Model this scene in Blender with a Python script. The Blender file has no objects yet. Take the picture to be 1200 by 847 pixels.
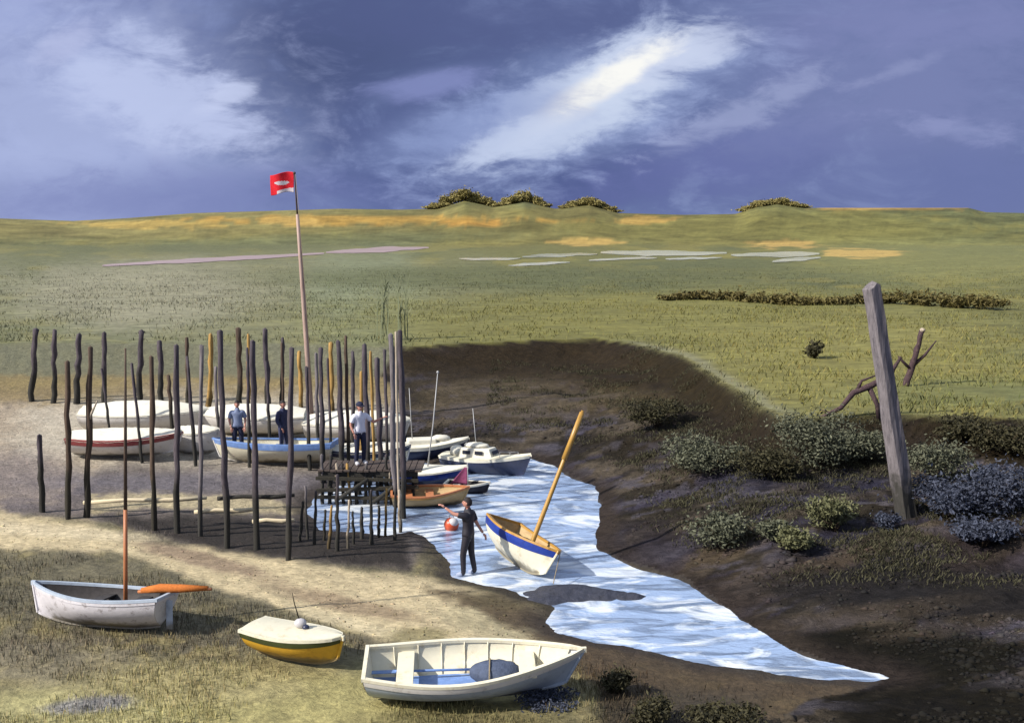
import bpy, math, random
import numpy as np
from mathutils import Vector, Matrix
random.seed(7); rng = np.random.default_rng(7)
S = bpy.context.scene
COL = S.collection
R = math.radians

# ------------------------------------------------------------------ camera
W0, H0, F = 1200.0, 847.0, 1287.0
EYE = 7.7
PITCH = math.atan((423.5-262.0)/F)
cam_d = bpy.data.cameras.new("camera"); cam = bpy.data.objects.new("camera", cam_d); COL.objects.link(cam)
cam_d.sensor_width = 36.0; cam_d.lens = 36.0*F/W0
cam_d.clip_start = 0.1; cam_d.clip_end = 9000
cam.location = (0, 0, EYE); cam.rotation_euler = (math.pi/2-PITCH, 0, 0)
S.camera = cam
cP, sP = math.cos(PITCH), math.sin(PITCH)

def ray(px, py):
    a = (px-600.0)/F; b = -(py-423.5)/F
    return np.array([a, cP + b*sP, b*cP - sP])
def at_z(px, py, z):
    r = ray(px, py); t = (z-EYE)/r[2]
    return Vector((r[0]*t, r[1]*t, z))
def at_d(px, py, d):
    r = ray(px, py); t = d/r[1]
    return Vector((r[0]*t, d, EYE+r[2]*t))
def project(x, y, z):
    dz = z-EYE
    depth = y*cP - dz*sP
    up = y*sP + dz*cP
    return 600.0+F*x/depth, 423.5-F*up/depth

# ------------------------------------------------------------------ noise
def _hash(ix, iy, seed):
    n = (ix.astype(np.int64)*374761393 + iy.astype(np.int64)*668265263 + seed*1442695041) & 0x7fffffff
    n = ((n ^ (n >> 13))*1274126177) & 0x7fffffff
    return ((n ^ (n >> 16)) & 0xffff)/65535.0
def vnoise(x, y, seed=0):
    x = np.asarray(x, float); y = np.asarray(y, float)
    ix = np.floor(x); iy = np.floor(y); fx = x-ix; fy = y-iy
    fx = fx*fx*(3-2*fx); fy = fy*fy*(3-2*fy)
    a = _hash(ix, iy, seed); b = _hash(ix+1, iy, seed); c = _hash(ix, iy+1, seed); d = _hash(ix+1, iy+1, seed)
    return (a*(1-fx)+b*fx)*(1-fy)+(c*(1-fx)+d*fx)*fy
def fbm(x, y, seed=0, octv=4):
    s = 0; a = .5
    for k in range(octv):
        s = s + a*vnoise(x*2**k+17.3*k, y*2**k-9.1*k, seed+k); a *= .5
    return s/(1-.5**octv)
def sstep(a, b, x):
    t = np.clip((x-a)/(b-a), 0, 1); return t*t*(3-2*t)
def poly_sd(px, py, poly):
    """signed distance, positive inside"""
    P = np.asarray(poly, float); n = len(P)
    d2 = np.full(np.shape(px), 1e18); inside = np.zeros(np.shape(px), bool)
    for i in range(n):
        ax, ay = P[i]; bx, by = P[(i+1) % n]
        ex, ey = bx-ax, by-ay
        wx, wy = px-ax, py-ay
        t = np.clip((wx*ex+wy*ey)/(ex*ex+ey*ey+1e-12), 0, 1)
        d2 = np.minimum(d2, (wx-ex*t)**2+(wy-ey*t)**2)
        cond = ((ay > py) != (by > py)) & (px < (bx-ax)*(py-ay)/((by-ay)+1e-12)+ax)
        inside ^= cond
    d = np.sqrt(d2)
    return np.where(inside, d, -d)

# ------------------------------------------------------------------ terrain
WATER_PX = [(358,598),(372,580),(400,567),(430,558),(470,540),(540,548),(600,541),(622,536),(650,545),(672,561),(697,570),(703,592),(693,622),
            (702,645),(745,664),(800,678),(850,712),(900,750),(955,774),(985,780),(1012,788),(1030,789),(1046,795),(1020,797),(980,795),(900,787),
            (820,776),(740,756),(655,741),(634,729),(650,712),(622,704),(590,690),(556,684),(534,676),(524,655),(512,640),(500,628),(482,622),(452,628),(420,624),(376,620)]
MARSH_PX = [(-900,408),(-300,405),(100,403),(300,402),(480,408),(530,404),(590,402),(650,398),(700,398),(740,403),(790,415),(835,438),(880,468),(930,492),
            (985,487),(1050,488),(1120,491),(1200,495),(1350,500),(2200,520)]
WPOLY = [tuple(at_z(x, y, 0)[:2]) for x, y in WATER_PX]
MPOLY = [tuple(at_z(x, y, 2.0)[:2]) for x, y in MARSH_PX] + [(2500, 20), (2500, 4000), (-2500, 4000)]
SKY = [(-1500,250),(-300,256),(0,256),(90,259),(150,256),(230,250),(300,248),(400,245),(470,246),(515,245),(545,236),(578,243),(614,237),(650,245),(690,241),(725,250),
       (800,252),(860,251),(886,242),(908,240),(940,244),(1040,244),(1130,244),(1150,249),(1200,250),(1500,246),(2700,250)]
def water_t(x, y):
    wob = 0.55*(fbm(x*0.55, y*0.55, 3)-.5) + 0.25*(fbm(x*2.1, y*2.1, 5)-.5)
    dW = -poly_sd(x, y, WPOLY) + wob*0.8
    dM = -poly_sd(x, y, MPOLY) + 0.9*(fbm(x*0.35, y*0.35, 9)-.5)
    return dW, dM
def height(x, y):
    x = np.asarray(x, float); y = np.asarray(y, float)
    dW, dM = water_t(x, y)
    t = np.clip(dW, 0, None)/(np.clip(dW, 0, None)+np.clip(dM, 0, None)+1e-6)
    bank = 2.0*(0.72*t + 0.28*sstep(0.86, 1.0, t)) + 0.05*sstep(0, .6, dW)
    mid = 4*t*(1-t)
    right = sstep(-1.0, 3.0, x-0.0)
    bank = bank + mid*(0.18+0.55*right)*(fbm(x*0.32, y*0.5, 21)-.5)*sstep(0, 2.5, dW)
    bank = bank + mid*right*.34*(fbm((x*.9+y*.55)*.55, (y*.9-x*.55)*2.0, 141)-.5)*sstep(.3, 2.5, dW)
    bank = bank + 0.07*(fbm(x*1.4, y*1.4, 33)-.5)*sstep(0, .8, dW) + .03*(fbm(x*5, y*5, 41, 3)-.5)*sstep(0, .5, dW)
    z = np.where(dW > 0, bank, np.maximum(-0.45, dW*0.22) + .40*np.clip(fbm(x*.75+3, y*1.35, 77)-.51, 0, 1)*sstep(0, -1.0, dW) + .05*(fbm(x*2.2, y*3.2, 79)-.5)*sstep(0, -.3, dW))
    far = sstep(0, 6, -dM)
    z = z + far*0.5*(fbm(x*0.05, y*0.08, 51)-.5)*sstep(45, 90, y)*sstep(140, 110, y)
    # low hills on the horizon
    az = 600.0 + F*x/np.maximum(y, 1.0)
    prof = np.interp(az, [p[0] for p in SKY], [p[1] for p in SKY])
    ridge = EYE + (262.0-prof)/F*330.0*1.01
    up = sstep(285, 332, y)
    ridge = ridge + 1.2*(fbm(x*0.03, y*0.03, 61)-.5)*sstep(335, 420, y) - 10*sstep(340, 900, y)
    z = z*(1-up) + ridge*up + 1.5*(fbm(x*.02, y*.03, 71)-.5)*sstep(290, 305, y)*(1-sstep(315, 328, y))
    return z
def gz(x, y): return float(height(np.array([x]), np.array([y]))[0])
def at_g(px, py, dmax=120.0):
    r = ray(px, py)
    ts = np.linspace(9, dmax, 5000)
    X = r[0]*ts; Y = r[1]*ts; Z = EYE+r[2]*ts
    h = height(X, Y)
    k = np.argmax(Z <= h)
    return Vector((X[k], Y[k], max(h[k], 0.0) if False else h[k]))

rows = [1.0/v for v in np.linspace(1/7.0, 1/62.0, 520)]
rows += list(np.exp(np.linspace(math.log(62.8), math.log(420), 190))) + list(np.exp(np.linspace(math.log(440), math.log(4500), 26)))
rows = np.array(rows)
ucols = np.concatenate([np.linspace(-2.2, -.60, 50, endpoint=False), np.linspace(-.60, .60, 560), np.linspace(.60, 2.2, 51)[1:]])
NX, NY = len(ucols), len(rows)
GX = rows[:, None]*ucols[None, :]; GY = np.repeat(rows[:, None], NX, 1)
GZ = height(GX, GY)
PX, PY = project(GX, GY, GZ)

def lin(c, k=1.7):
    c = np.array(c, float)/255.0
    return np.where(c <= .04045, c/12.92, ((c+.055)/1.055)**2.4)/k
colr = np.zeros((NY, NX, 3)); colr[:] = lin((138,130,100))
dW, dM = water_t(GX, GY)
n1 = fbm(GX*0.8, GY*0.8, 101); n2 = fbm(GX*2.7, GY*2.7, 111); n3 = fbm(GX*.25, GY*.25, 121)
npx = fbm(PX*0.02, PY*0.05, 131)       # patchy variation, ground fixed
def blend(c, m):
    global colr
    colr = colr*(1-m[..., None]) + (lin(c) if not isinstance(c, np.ndarray) else c)*m[..., None]
def ell(cx, cy, rx, ry, c, s=1.0, ang=0, soft=.45, amp=.7):
    a = R(ang); dx = PX-cx; dy = PY-cy
    u = (dx*math.cos(a)+dy*math.sin(a))/rx; v = (-dx*math.sin(a)+dy*math.cos(a))/ry
    d = np.sqrt(u*u+v*v) + amp*(0.6*(fbm(PX*.03, PY*.06, 7)-.5)+.7*(n2-.5))
    blend(c, s*(1-sstep(1-soft, 1+soft, d)))
def pol(poly, c, s=1.0, soft=4.0, amp=14.0):
    sd = poly_sd(PX, PY, poly) + amp*(n2-.5) + amp*.8*(n1-.5)
    blend(c, s*sstep(-soft, soft, sd))
# foreground turf variation
blend((122,114,94), .85*sstep(.42, .62, n1)); blend((168,155,108), .7*sstep(.5, .66, n2))
ell(150, 690, 280, 50, (116,110,90), .75); ell(330, 825, 330, 42, (192,182,122), .85); ell(90, 838, 140, 30, (196,188,134), .8)
ell(60, 775, 90, 30, (150,140,118), .6); ell(230, 800, 130, 24, (182,170,124), .7)
# quay mud and sand on the left
left = (PX < 560)
quay = [(-500,455),(480,455),(500,560),(500,640),(480,668),(330,655),(230,640),(130,612),(60,606),(-500,612)]
pol(quay, (126,116,110), 1, 6, 10)
pol([(-500,462),(90,470),(125,520),(110,560),(60,585),(-500,600)], (196,178,152), .85, 10); ell(90, 505, 60, 40, (216,204,182), .8)
ell(30, 562, 70, 34, (118,110,118), .6)
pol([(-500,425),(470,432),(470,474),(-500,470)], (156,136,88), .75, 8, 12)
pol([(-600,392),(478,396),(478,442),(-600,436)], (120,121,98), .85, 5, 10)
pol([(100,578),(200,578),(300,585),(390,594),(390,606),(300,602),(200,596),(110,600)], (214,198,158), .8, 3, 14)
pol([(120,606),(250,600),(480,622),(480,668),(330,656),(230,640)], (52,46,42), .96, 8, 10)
ell(250, 565, 200, 12, (118,114,124), .6)  # wet bluish mud with the quay boats' shadow put into its colour
ell(104, 826, 52, 8, (150,150,166), .7, -4)
ell(270, 505, 230, 42, (206,196,176), .8)
# sandy track
path_poly = [(-700,600),(0,600),(100,611),(180,638),(300,652),(420,668),(500,675),(565,690),(640,718),(660,738),(600,752),(530,757),(440,747),(340,714),(265,692),(200,668),(130,646),(0,642),(-700,650)]
path_sd = poly_sd(PX, PY, path_poly) + 14*(n1-.5) + 8*(n2-.5)
blend((218,200,160), sstep(-4, 5, path_sd))
ell(235, 655, 75, 9, (152,130,110), .8, 14); ell(410, 708, 90, 9, (160,138,112), .75, 12); ell(60, 622, 120, 7, (232,216,180), .7, 4)
ell(430, 735, 80, 7, (232,216,176), .7, 14); ell(590, 728, 70, 22, (190,178,142), .8, 10)
ell(490, 745, 40, 10, (126,118,76), .7)
# muddy shore by the creek
pol([(500,690),(600,700),(660,735),(760,765),(900,795),(1060,800),(1000,860),(940,1200),(760,1200),(700,800),(640,752),(560,712)], (88,72,54), .9, 8, 20)
ell(600, 700, 60, 14, (92,84,58), .6); ell(780, 835, 110, 30, (70,66,58), .6); ell(560, 845, 140, 16, (112,104,72), .6)
# right hand mud bank
bankm = sstep(-2.5, 1.0, GX-1.0+0*GY) * sstep(-.3, .4, -(-dM)) 
bank_poly = [(486,540),(462,505),(478,470),(446,440),(462,415),(440,370),(640,360),(760,360),(850,390),(935,440),(1600,450),(2600,470),(2600,1400),(760,1400),(860,880),(950,820),(1040,800),(1000,785),(900,752),(850,712),(800,678),(700,645),(690,620),(703,590),(690,568),(618,540)]
bk = sstep(-3, 3, poly_sd(PX, PY, bank_poly) + 8*(n2-.5)) * (1-sstep(-.25, .15, -dM))
blend((62,56,48), bk)
def bell(*a, **k):
    global colr
    old = colr.copy(); ell(*a, **k); colr = old*(1-bk[..., None]) + colr*bk[..., None]
strk = fbm((GX*.9+GY*.55)*.55, (GY*.9-GX*.55)*2.0, 141)     # strata slanting down to the creek
blend((100,90,77), bk*.95*sstep(.52, .60, strk)); blend((70,66,80), bk*.9*sstep(.47, .40, strk)); blend((46,41,32), bk*.8*sstep(.54, .62, fbm(GX*.5+5, GY*.9, 151)))
blend((98,94,104), bk*.7*sstep(.58, .64, fbm(GX*.9+15, GY*1.7, 153)))
blend((46,38,25), bk*.9*sstep(1.15, .75, dM/(2.2+3.2*(GY > 36)*sstep(36, 48, GY))+.5*(n1-.5))*sstep(-6, -1, GX))
bell(640, 425, 230, 26, (58,48,34), .85, 2); bell(830, 455, 90, 26, (52,44,28), .9, 30); bell(600, 470, 120, 26, (104,92,72), .6)
bell(740, 470, 50, 16, (92,80,56), .6); bell(700, 610, 22, 40, (102,88,72), .7); bell(880, 690, 90, 22, (98,84,68), .7, -18)
bell(1060, 690, 190, 36, (44,41,40), .95); bell(1030, 768, 180, 34, (28,26,19), .97, 0, .3, .4); bell(1130, 835, 170, 44, (30,27,19), .95); bell(900, 520, 170, 40, (52,44,34), .7); bell(890, 562, 60, 14, (58,58,76), .7); bell(1000, 565, 50, 14, (54,54,72), .7); bell(950, 640, 60, 14, (52,52,68), .6); bell(760,630,60,20,(56,50,54),.7); bell(1000, 722, 120, 12, (84,74,62), .6, -8); bell(1110,735,90,10,(80,71,60),.6,-8)
bell(840, 650, 60, 12, (106,92,74), .6, -20); bell(1000, 650, 40, 12, (100,86,70), .6, -20); bell(900, 755, 60, 20, (108,96,78), .7, 20); bell(1150,640,70,30,(70,60,56),.6)
wet = sstep(.9, .1, dW)*sstep(-.5, 0, dW)*(mkw := 1-sstep(-.25, .15, -dM))*(n1 > 0)
blend((58,50,46), .85*wet)
# marsh
mk = sstep(-.25, .15, -dM)
mcol = np.zeros_like(colr); mcol[:] = lin((122,121,72))
save = colr; colr = mcol
st = fbm(PX*.006, PY*.055, 161); st2 = fbm(PX*.02, PY*.14, 171)
blend((106,110,72), .9*sstep(.48, .62, st)); blend((144,137,76), .8*sstep(.52, .66, st2))
ell(250, 350, 330, 60, (140,140,110), .8); ell(160, 345, 140, 36, (162,158,132), .8); ell(430, 350, 70, 60, (140,148,116), .7)
ell(700, 375, 330, 34, (134,130,70), .8); ell(1000, 430, 200, 60, (146,140,78), .85); ell(1110, 460, 120, 18, (120,124,76), .6)
ell(640, 325, 300, 14, (104,108,70), .85); ell(1100, 300, 160, 30, (138,138,84), .7); ell(650, 265, 260, 22, (120,112,66), .8)
ell(180, 262, 330, 20, (138,129,80), .85, -1); ell(900, 268, 230, 18, (128,124,68), .7); ell(330, 285, 260, 9, (110,114,78), .7, -2)
for cx, cy, rx, ry, c in [(420,258,190,7,(190,152,74)),(170,263,90,6,(186,160,88)),(335,260,45,7,(196,164,92)),(560,262,45,5,(196,150,72)),(755,257,36,6,(192,158,84)),(1035,243,95,4,(192,156,84)),
                          (685,284,46,5,(200,168,96)),(920,286,44,7,(206,172,100)),(1010,296,42,7,(214,180,104)),(480,420,60,10,(110,110,90))]:
    dd = np.sqrt(((PX-cx)/rx)**2+((PY-cy-2.5*(fbm(PX*.035, PY*0+cy, 301)-.5))/(ry*.8))**2)+1.5*(fbm(PX*.04, PY*.55, 303)-.5)
    blend(c, .85*(1-sstep(.75, 1.15, dd)))
colr = save*(1-mk[..., None]) + colr*mk[..., None]
rim = np.exp(-((dM+.35)/.35)**2)*sstep(700, 760, PX)*sstep(960, 900, PX)  # mask for a highlight painted along the marsh edge
blend((150,148,120), .7*rim)
colr *= (0.86+0.28*fbm(GX*6, GY*6, 181, 3))[..., None]

# zones of the one height field, split into the setting's own sheets
zone = np.zeros((NY, NX), int)                       # 0 ground
zone[(bk > .5)] = 1                                  # mud bank
zone[(mk > .5)] = 2                                  # marsh
zone[(path_sd > 0) & (mk < .5) & (bk < .5)] = 3      # path
zone[(GY > 288)] = 4                                 # hills
gn = (PY > 0)

# ------------------------------------------------------------------ materials
def new_mat(name):
    m = bpy.data.materials.new(name); m.use_nodes = True
    nt = m.node_tree; return m, nt, nt.nodes["Principled BSDF"]
def nd(nt, typ, **kw):
    n = nt.nodes.new(typ)
    for k, v in kw.items():
        if k == 'ins':
            for a, b in v.items(): n.inputs[a].default_value = b
        else: setattr(n, k, v)
    return n
def ground_mat(name, rough=.85, scale=9.0, bump=.35, stretch=(1, 1, 1), spec=.25):
    m, nt, b = new_mat(name); L = nt.links.new
    at = nd(nt, "ShaderNodeAttribute", attribute_name="Col")
    tc = nd(nt, "ShaderNodeTexCoord"); mp = nd(nt, "ShaderNodeMapping"); mp.inputs["Scale"].default_value = stretch
    L(tc.outputs["Object"], mp.inputs[0])
    n1_ = nd(nt, "ShaderNodeTexNoise", ins={"Scale": scale, "Detail": 8.0, "Roughness": .68, "Distortion": .6}); L(mp.outputs[0], n1_.inputs["Vector"])
    n2_ = nd(nt, "ShaderNodeTexNoise", ins={"Scale": scale*.22, "Detail": 6.0, "Roughness": .6, "Distortion": 1.5}); L(mp.outputs[0], n2_.inputs["Vector"])
    r1 = nd(nt, "ShaderNodeMapRange", ins={1: .3, 2: .7, 3: .62, 4: 1.38}); L(n1_.outputs[0], r1.inputs[0])
    r2 = nd(nt, "ShaderNodeMapRange", ins={1: .32, 2: .68, 3: .76, 4: 1.24}); L(n2_.outputs[0], r2.inputs[0])
    mu = nd(nt, "ShaderNodeMath", operation='MULTIPLY'); L(r1.outputs[0], mu.inputs[0]); L(r2.outputs[0], mu.inputs[1])
    vm = nd(nt, "ShaderNodeVectorMath", operation='SCALE'); L(at.outputs["Color"], vm.inputs[0]); L(mu.outputs[0], vm.inputs["Scale"])
    L(vm.outputs[0], b.inputs["Base Color"])
    bp = nd(nt, "ShaderNodeBump", ins={"Strength": bump, "Distance": .12}); ad = nd(nt, "ShaderNodeMath", operation='ADD')
    L(n1_.outputs[0], ad.inputs[0]); L(n2_.outputs[0], ad.inputs[1]); L(ad.outputs[0], bp.inputs["Height"]); L(bp.outputs[0], b.inputs["Normal"])
    b.inputs["Roughness"].default_value = rough; b.inputs["Specular IOR Level"].default_value = spec
    return m
MG = [ground_mat("turf", .9, 11, .5), ground_mat("mud", .8, 5, .9, (1, 1.6, 1), .06), ground_mat("marsh_turf", .92, 1.6, .5, (.6, 1.6, 1)), ground_mat("sand", .9, 9, .3, (1, 1.7, 1)), ground_mat("hill_turf", .95, .12, .4, (1, 2, 1))]
def plain(name, rgb, rough=.6, var=.25, scale=14.0, bump=.15, spec=.4, k=1.7, dirt=None, stretch=(1, 1, 1), dist=.02, tide=None, tcol=(54,54,46), ts=1.6):
    """painted / wooden / cloth surface: colour broken up by noise, optional dirt colour"""
    m, nt, b = new_mat(name); L = nt.links.new
    c = lin(rgb, k)
    tc = nd(nt, "ShaderNodeTexCoord"); mp = nd(nt, "ShaderNodeMapping"); mp.inputs["Scale"].default_value = stretch; L(tc.outputs["Object"], mp.inputs[0])
    n1_ = nd(nt, "ShaderNodeTexNoise", ins={"Scale": scale, "Detail": 7.0, "Roughness": .65}); L(mp.outputs[0], n1_.inputs["Vector"])
    rp = nd(nt, "ShaderNodeValToRGB"); e = rp.color_ramp.elements
    e[0].position = .3; e[1].position = .7
    e[0].color = (*(c*(1-var)), 1); e[1].color = (*np.minimum(c*(1+var), .92), 1)
    L(n1_.outputs[0], rp.inputs[0]); out = rp.outputs[0]
    if dirt is not None:
        n3_ = nd(nt, "ShaderNodeTexNoise", ins={"Scale": scale*.45, "Detail": 9.0, "Roughness": .72}); L(mp.outputs[0], n3_.inputs["Vector"])
        mr = nd(nt, "ShaderNodeMapRange", ins={1: .54, 2: .66, 3: 0, 4: .75}); L(n3_.outputs[0], mr.inputs[0])
        mx = nd(nt, "ShaderNodeMix", data_type='RGBA'); L(mr.outputs[0], mx.inputs[0]); L(out, mx.inputs[6]); mx.inputs[7].default_value = (*lin(dirt, k), 1); out = mx.outputs[2]
    if tide is not None:
        sp = nd(nt, "ShaderNodeSeparateXYZ"); L(tc.outputs["Object"], sp.inputs[0])
        n4_ = nd(nt, "ShaderNodeTexNoise", ins={"Scale": 4.0, "Detail": 6.0}); L(tc.outputs["Object"], n4_.inputs["Vector"])
        ma = nd(nt, "ShaderNodeMath", operation='MULTIPLY_ADD', ins={1: -ts, 2: ts*.5}); L(n4_.outputs[0], ma.inputs[0])
        ms = nd(nt, "ShaderNodeMath", operation='ADD'); L(sp.outputs[2], ms.inputs[0]); L(ma.outputs[0], ms.inputs[1])
        mr_ = nd(nt, "ShaderNodeMapRange", ins={1: tide+.16*ts, 2: tide-.16*ts, 3: 0, 4: .85}); L(ms.outputs[0], mr_.inputs[0])
        mx2 = nd(nt, "ShaderNodeMix", data_type='RGBA'); L(mr_.outputs[0], mx2.inputs[0]); L(out, mx2.inputs[6]); mx2.inputs[7].default_value = (*lin(tcol, k), 1); out = mx2.outputs[2]
    L(out, b.inputs["Base Color"])
    bp = nd(nt, "ShaderNodeBump", ins={"Strength": bump, "Distance": dist}); L(n1_.outputs[0], bp.inputs["Height"]); L(bp.outputs[0], b.inputs["Normal"])
    b.inputs["Roughness"].default_value = rough; b.inputs["Specular IOR Level"].default_value = spec
    return m
def leaf_mat(name, cols, rough=.75, k=1.7):
    m, nt, b = new_mat(name); L = nt.links.new
    g = nd(nt, "ShaderNodeNewGeometry"); rp = nd(nt, "ShaderNodeValToRGB"); cr = rp.color_ramp
    while len(cr.elements) < len(cols): cr.elements.new(.5)
    for i, c in enumerate(cols):
        cr.elements[i].position = i/(len(cols)-1); cr.elements[i].color = (*lin(c, k), 1)
    L(g.outputs["Random Per Island"], rp.inputs[0]); L(rp.outputs[0], b.inputs["Base Color"])
    b.inputs["Roughness"].default_value = rough; b.inputs["Specular IOR Level"].default_value = .25
    return m
def attr_mat(name, rough=.85):
    m, nt, b = new_mat(name); at = nd(nt, "ShaderNodeAttribute", attribute_name="Col")
    nt.links.new(at.outputs["Color"], b.inputs["Base Color"]); b.inputs["Roughness"].default_value = rough; b.inputs["Specular IOR Level"].default_value = .2
    return m
WOOD = (1.0, 1.0, .12)
M = dict(
    post=plain("tarred_timber", (92,84,90), .85, .5, 22, .6, .25, stretch=WOOD, dirt=(50,46,50), tide=1.3, k=1.6),
    postbrown=plain("brown_timber", (98,82,70), .85, .45, 22, .6, .25, stretch=WOOD, dirt=(56,48,46), tide=1.3, k=1.6),
    ochre=plain("bare_ochre_timber", (190,152,88), .8, .3, 22, .5, .25, stretch=WOOD, dirt=(140,104,60), tide=0.6, k=1.6),
    pale=plain("pale_bleached_timber", (206,190,168), .8, .25, 22, .5, .25, stretch=WOOD, dirt=(140,124,112), tide=0.5, k=1.6),
    palerail=plain("bleached_rail", (216,202,170), .8, .2, 22, .5, .25, stretch=(.12, 1, 1), dirt=(150,132,104), k=1.3),
    grey=plain("silver_grey_timber", (132,125,127), .85, .45, 18, .7, .25, stretch=WOOD, dirt=(80,76,84), tide=0.9, k=1.6),
    plank=plain("jetty_plank", (98,86,80), .85, .4, 16, .5, .25, stretch=(.15, 1, 1), dirt=(60,54,52)),
    white=plain("white_paint", (226,222,216), .45, .06, 9, .12, .45, dirt=(176,168,160), k=1.2, tide=.13, tcol=(112,104,84), ts=.3),
    scuff=plain("scuffed_white_paint", (222,218,222), .5, .07, 12, .2, .4, dirt=(124,114,110), k=1.2, tide=.13, tcol=(112,104,84), ts=.3),
    cream=plain("cream_paint", (226,220,196), .5, .06, 9, .15, .4, dirt=(200,184,150), k=1.2, tide=.13, tcol=(112,104,84), ts=.3),
    bluegrey=plain("pale_blue_grey_paint_and_shade", (178,190,204), .5, .1, 9, .15, .4, dirt=(150,160,178), k=1.2, tide=.13, tcol=(112,104,84), ts=.3),
    bluein=plain("mid_blue_paint", (112,144,200), .5, .2, 6, .15, .4, dirt=(160,180,214), k=1.2),
    navy=plain("navy_paint", (52,60,92), .4, .2, 10, .12, .5, dirt=(36,38,56)),
    blue=plain("cobalt_paint", (40,70,168), .4, .2, 10, .12, .5, dirt=(30,46,110)),
    yellow=plain("yellow_paint", (216,168,52), .45, .1, 9, .12, .45, dirt=(190,140,40), k=1.2, tide=.13, tcol=(112,104,84), ts=.3),
    green=plain("dark_green_paint", (74,82,44), .5, .2, 9, .12, .4),
    red=plain("faded_red_paint", (172,84,84), .5, .15, 9, .15, .4, dirt=(190,130,124)),
    varn=plain("varnished_ochre_wood", (208,158,72), .4, .2, 20, .15, .5, stretch=(.12, 1, 1), dirt=(150,104,44)),
    mastw=plain("varnished_mast_wood", (214,166,80), .4, .2, 26, .15, .5, stretch=WOOD, dirt=(172,122,52)),
    orange=plain("orange_wood", (216,140,92), .5, .15, 20, .2, .4, stretch=WOOD, dirt=(170,92,60)),
    orangecloth=plain("orange_sailcloth", (222,130,62), .85, .2, 20, .4, .2),
    darkin=plain("dark_bilge", (76,72,72), .7, .3, 10, .3, .3),
    bronze=plain("rusty_iron", (110,76,52), .6, .3, 30, .3, .5),
    tarp=plain("slate_tarpaulin", (92,104,130), .8, .25, 9, .6, .3, dist=.05),
    cover=plain("white_boat_cover", (226,222,206), .85, .06, 7, .4, .25, dirt=(196,190,176), k=1.2),
    magenta=plain("magenta_sailcloth", (160,84,122), .85, .2, 9, .4, .2),
    pink=plain("pale_pink_pole_paint", (206,178,164), .6, .15, 20, .2, .3, stretch=WOOD, dirt=(160,124,112)),
    tan=plain("tan_planking", (212,180,128), .6, .18, 12, .2, .35, stretch=(.2, 1, 1), dirt=(186,132,84), tide=.13, tcol=(112,104,84), ts=.3),
    flagred=plain("red_flag_cloth", (216,36,48), .85, .12, 16, .3, .2, k=1.4), flagwhite=plain("white_flag_cloth", (232,222,226), .85, .05, 16, .3, .2),
    skin=plain("skin", (222,160,140), .55, .1, 20, .05, .4), hair=plain("dark_hair", (52,44,44), .7, .3, 40, .4, .3),
    wetsuit=plain("black_wetsuit", (48,46,56), .6, .3, 14, .3, .4), boots=plain("pale_blue_boots", (176,188,216), .6, .2, 14, .2, .4),
    shirtw=plain("white_shirt", (226,226,238), .85, .06, 14, .35, .2, k=1.2), shirtb=plain("pale_blue_shirt", (158,172,206), .85, .12, 14, .35, .2),
    navycloth=plain("navy_cloth", (54,58,84), .85, .25, 14, .35, .2), coral=plain("coral_sleeve", (222,140,130), .85, .12, 14, .35, .2),
    darkblue=plain("dark_blue_jacket", (70,74,104), .85, .2, 14, .35, .2), shoe=plain("white_shoes", (220,220,226), .6, .08, 14, .2, .3),
    eye=plain("eye", (40,34,34), .3, .05), lip=plain("lip", (178,98,92), .5, .05),
    buoy=plain("orange_buoy_plastic", (232,96,52), .4, .08, 8, .08, .5), buoyw=plain("white_buoy_plastic", (228,224,226), .4, .05, 8, .08, .5),
    rope=plain("rope", (176,160,130), .9, .3, 60, .5, .2), steel=plain("pale_grey_spar", (206,206,206), .4, .1, 20, .1, .5), dark=plain("dark_glass", (46,50,60), .2, .2, 6, .02, .6),
    bark=plain("dead_bark", (88,70,74), .9, .5, 24, .9, .2, dirt=(132,112,100)), stem=plain("woody_stem", (82,68,54), .9, .3, 30, .5, .2),
    rock=plain("dark_wet_lump", (64,66,80), .6, .4, 7, .9, .4, dist=.06),
)
LEAF = dict(
    sage=leaf_mat("sage_leaves", [(78,82,66),(104,107,86),(124,126,102),(92,96,78)]),
    lime=leaf_mat("olive_lime_leaves", [(92,94,66),(114,116,80),(130,130,92),(102,104,72)]),
    slate=leaf_mat("slate_blue_leaves", [(58,63,78),(76,82,100),(90,97,116),(66,71,88)]),
    dark=leaf_mat("dark_olive_leaves", [(44,42,28),(72,68,42),(84,80,54),(60,58,38)]),
    far=leaf_mat("far_tree_leaves", [(122,112,66),(134,124,74),(142,132,80),(128,118,70)], k=1.1),
    hedge=leaf_mat("hedge_leaves", [(90,80,42),(114,104,58),(128,118,68),(100,90,50)]),
    reed=leaf_mat("reed_leaves", [(120,132,98),(150,160,122),(166,172,134),(104,112,80)]),
)

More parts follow.
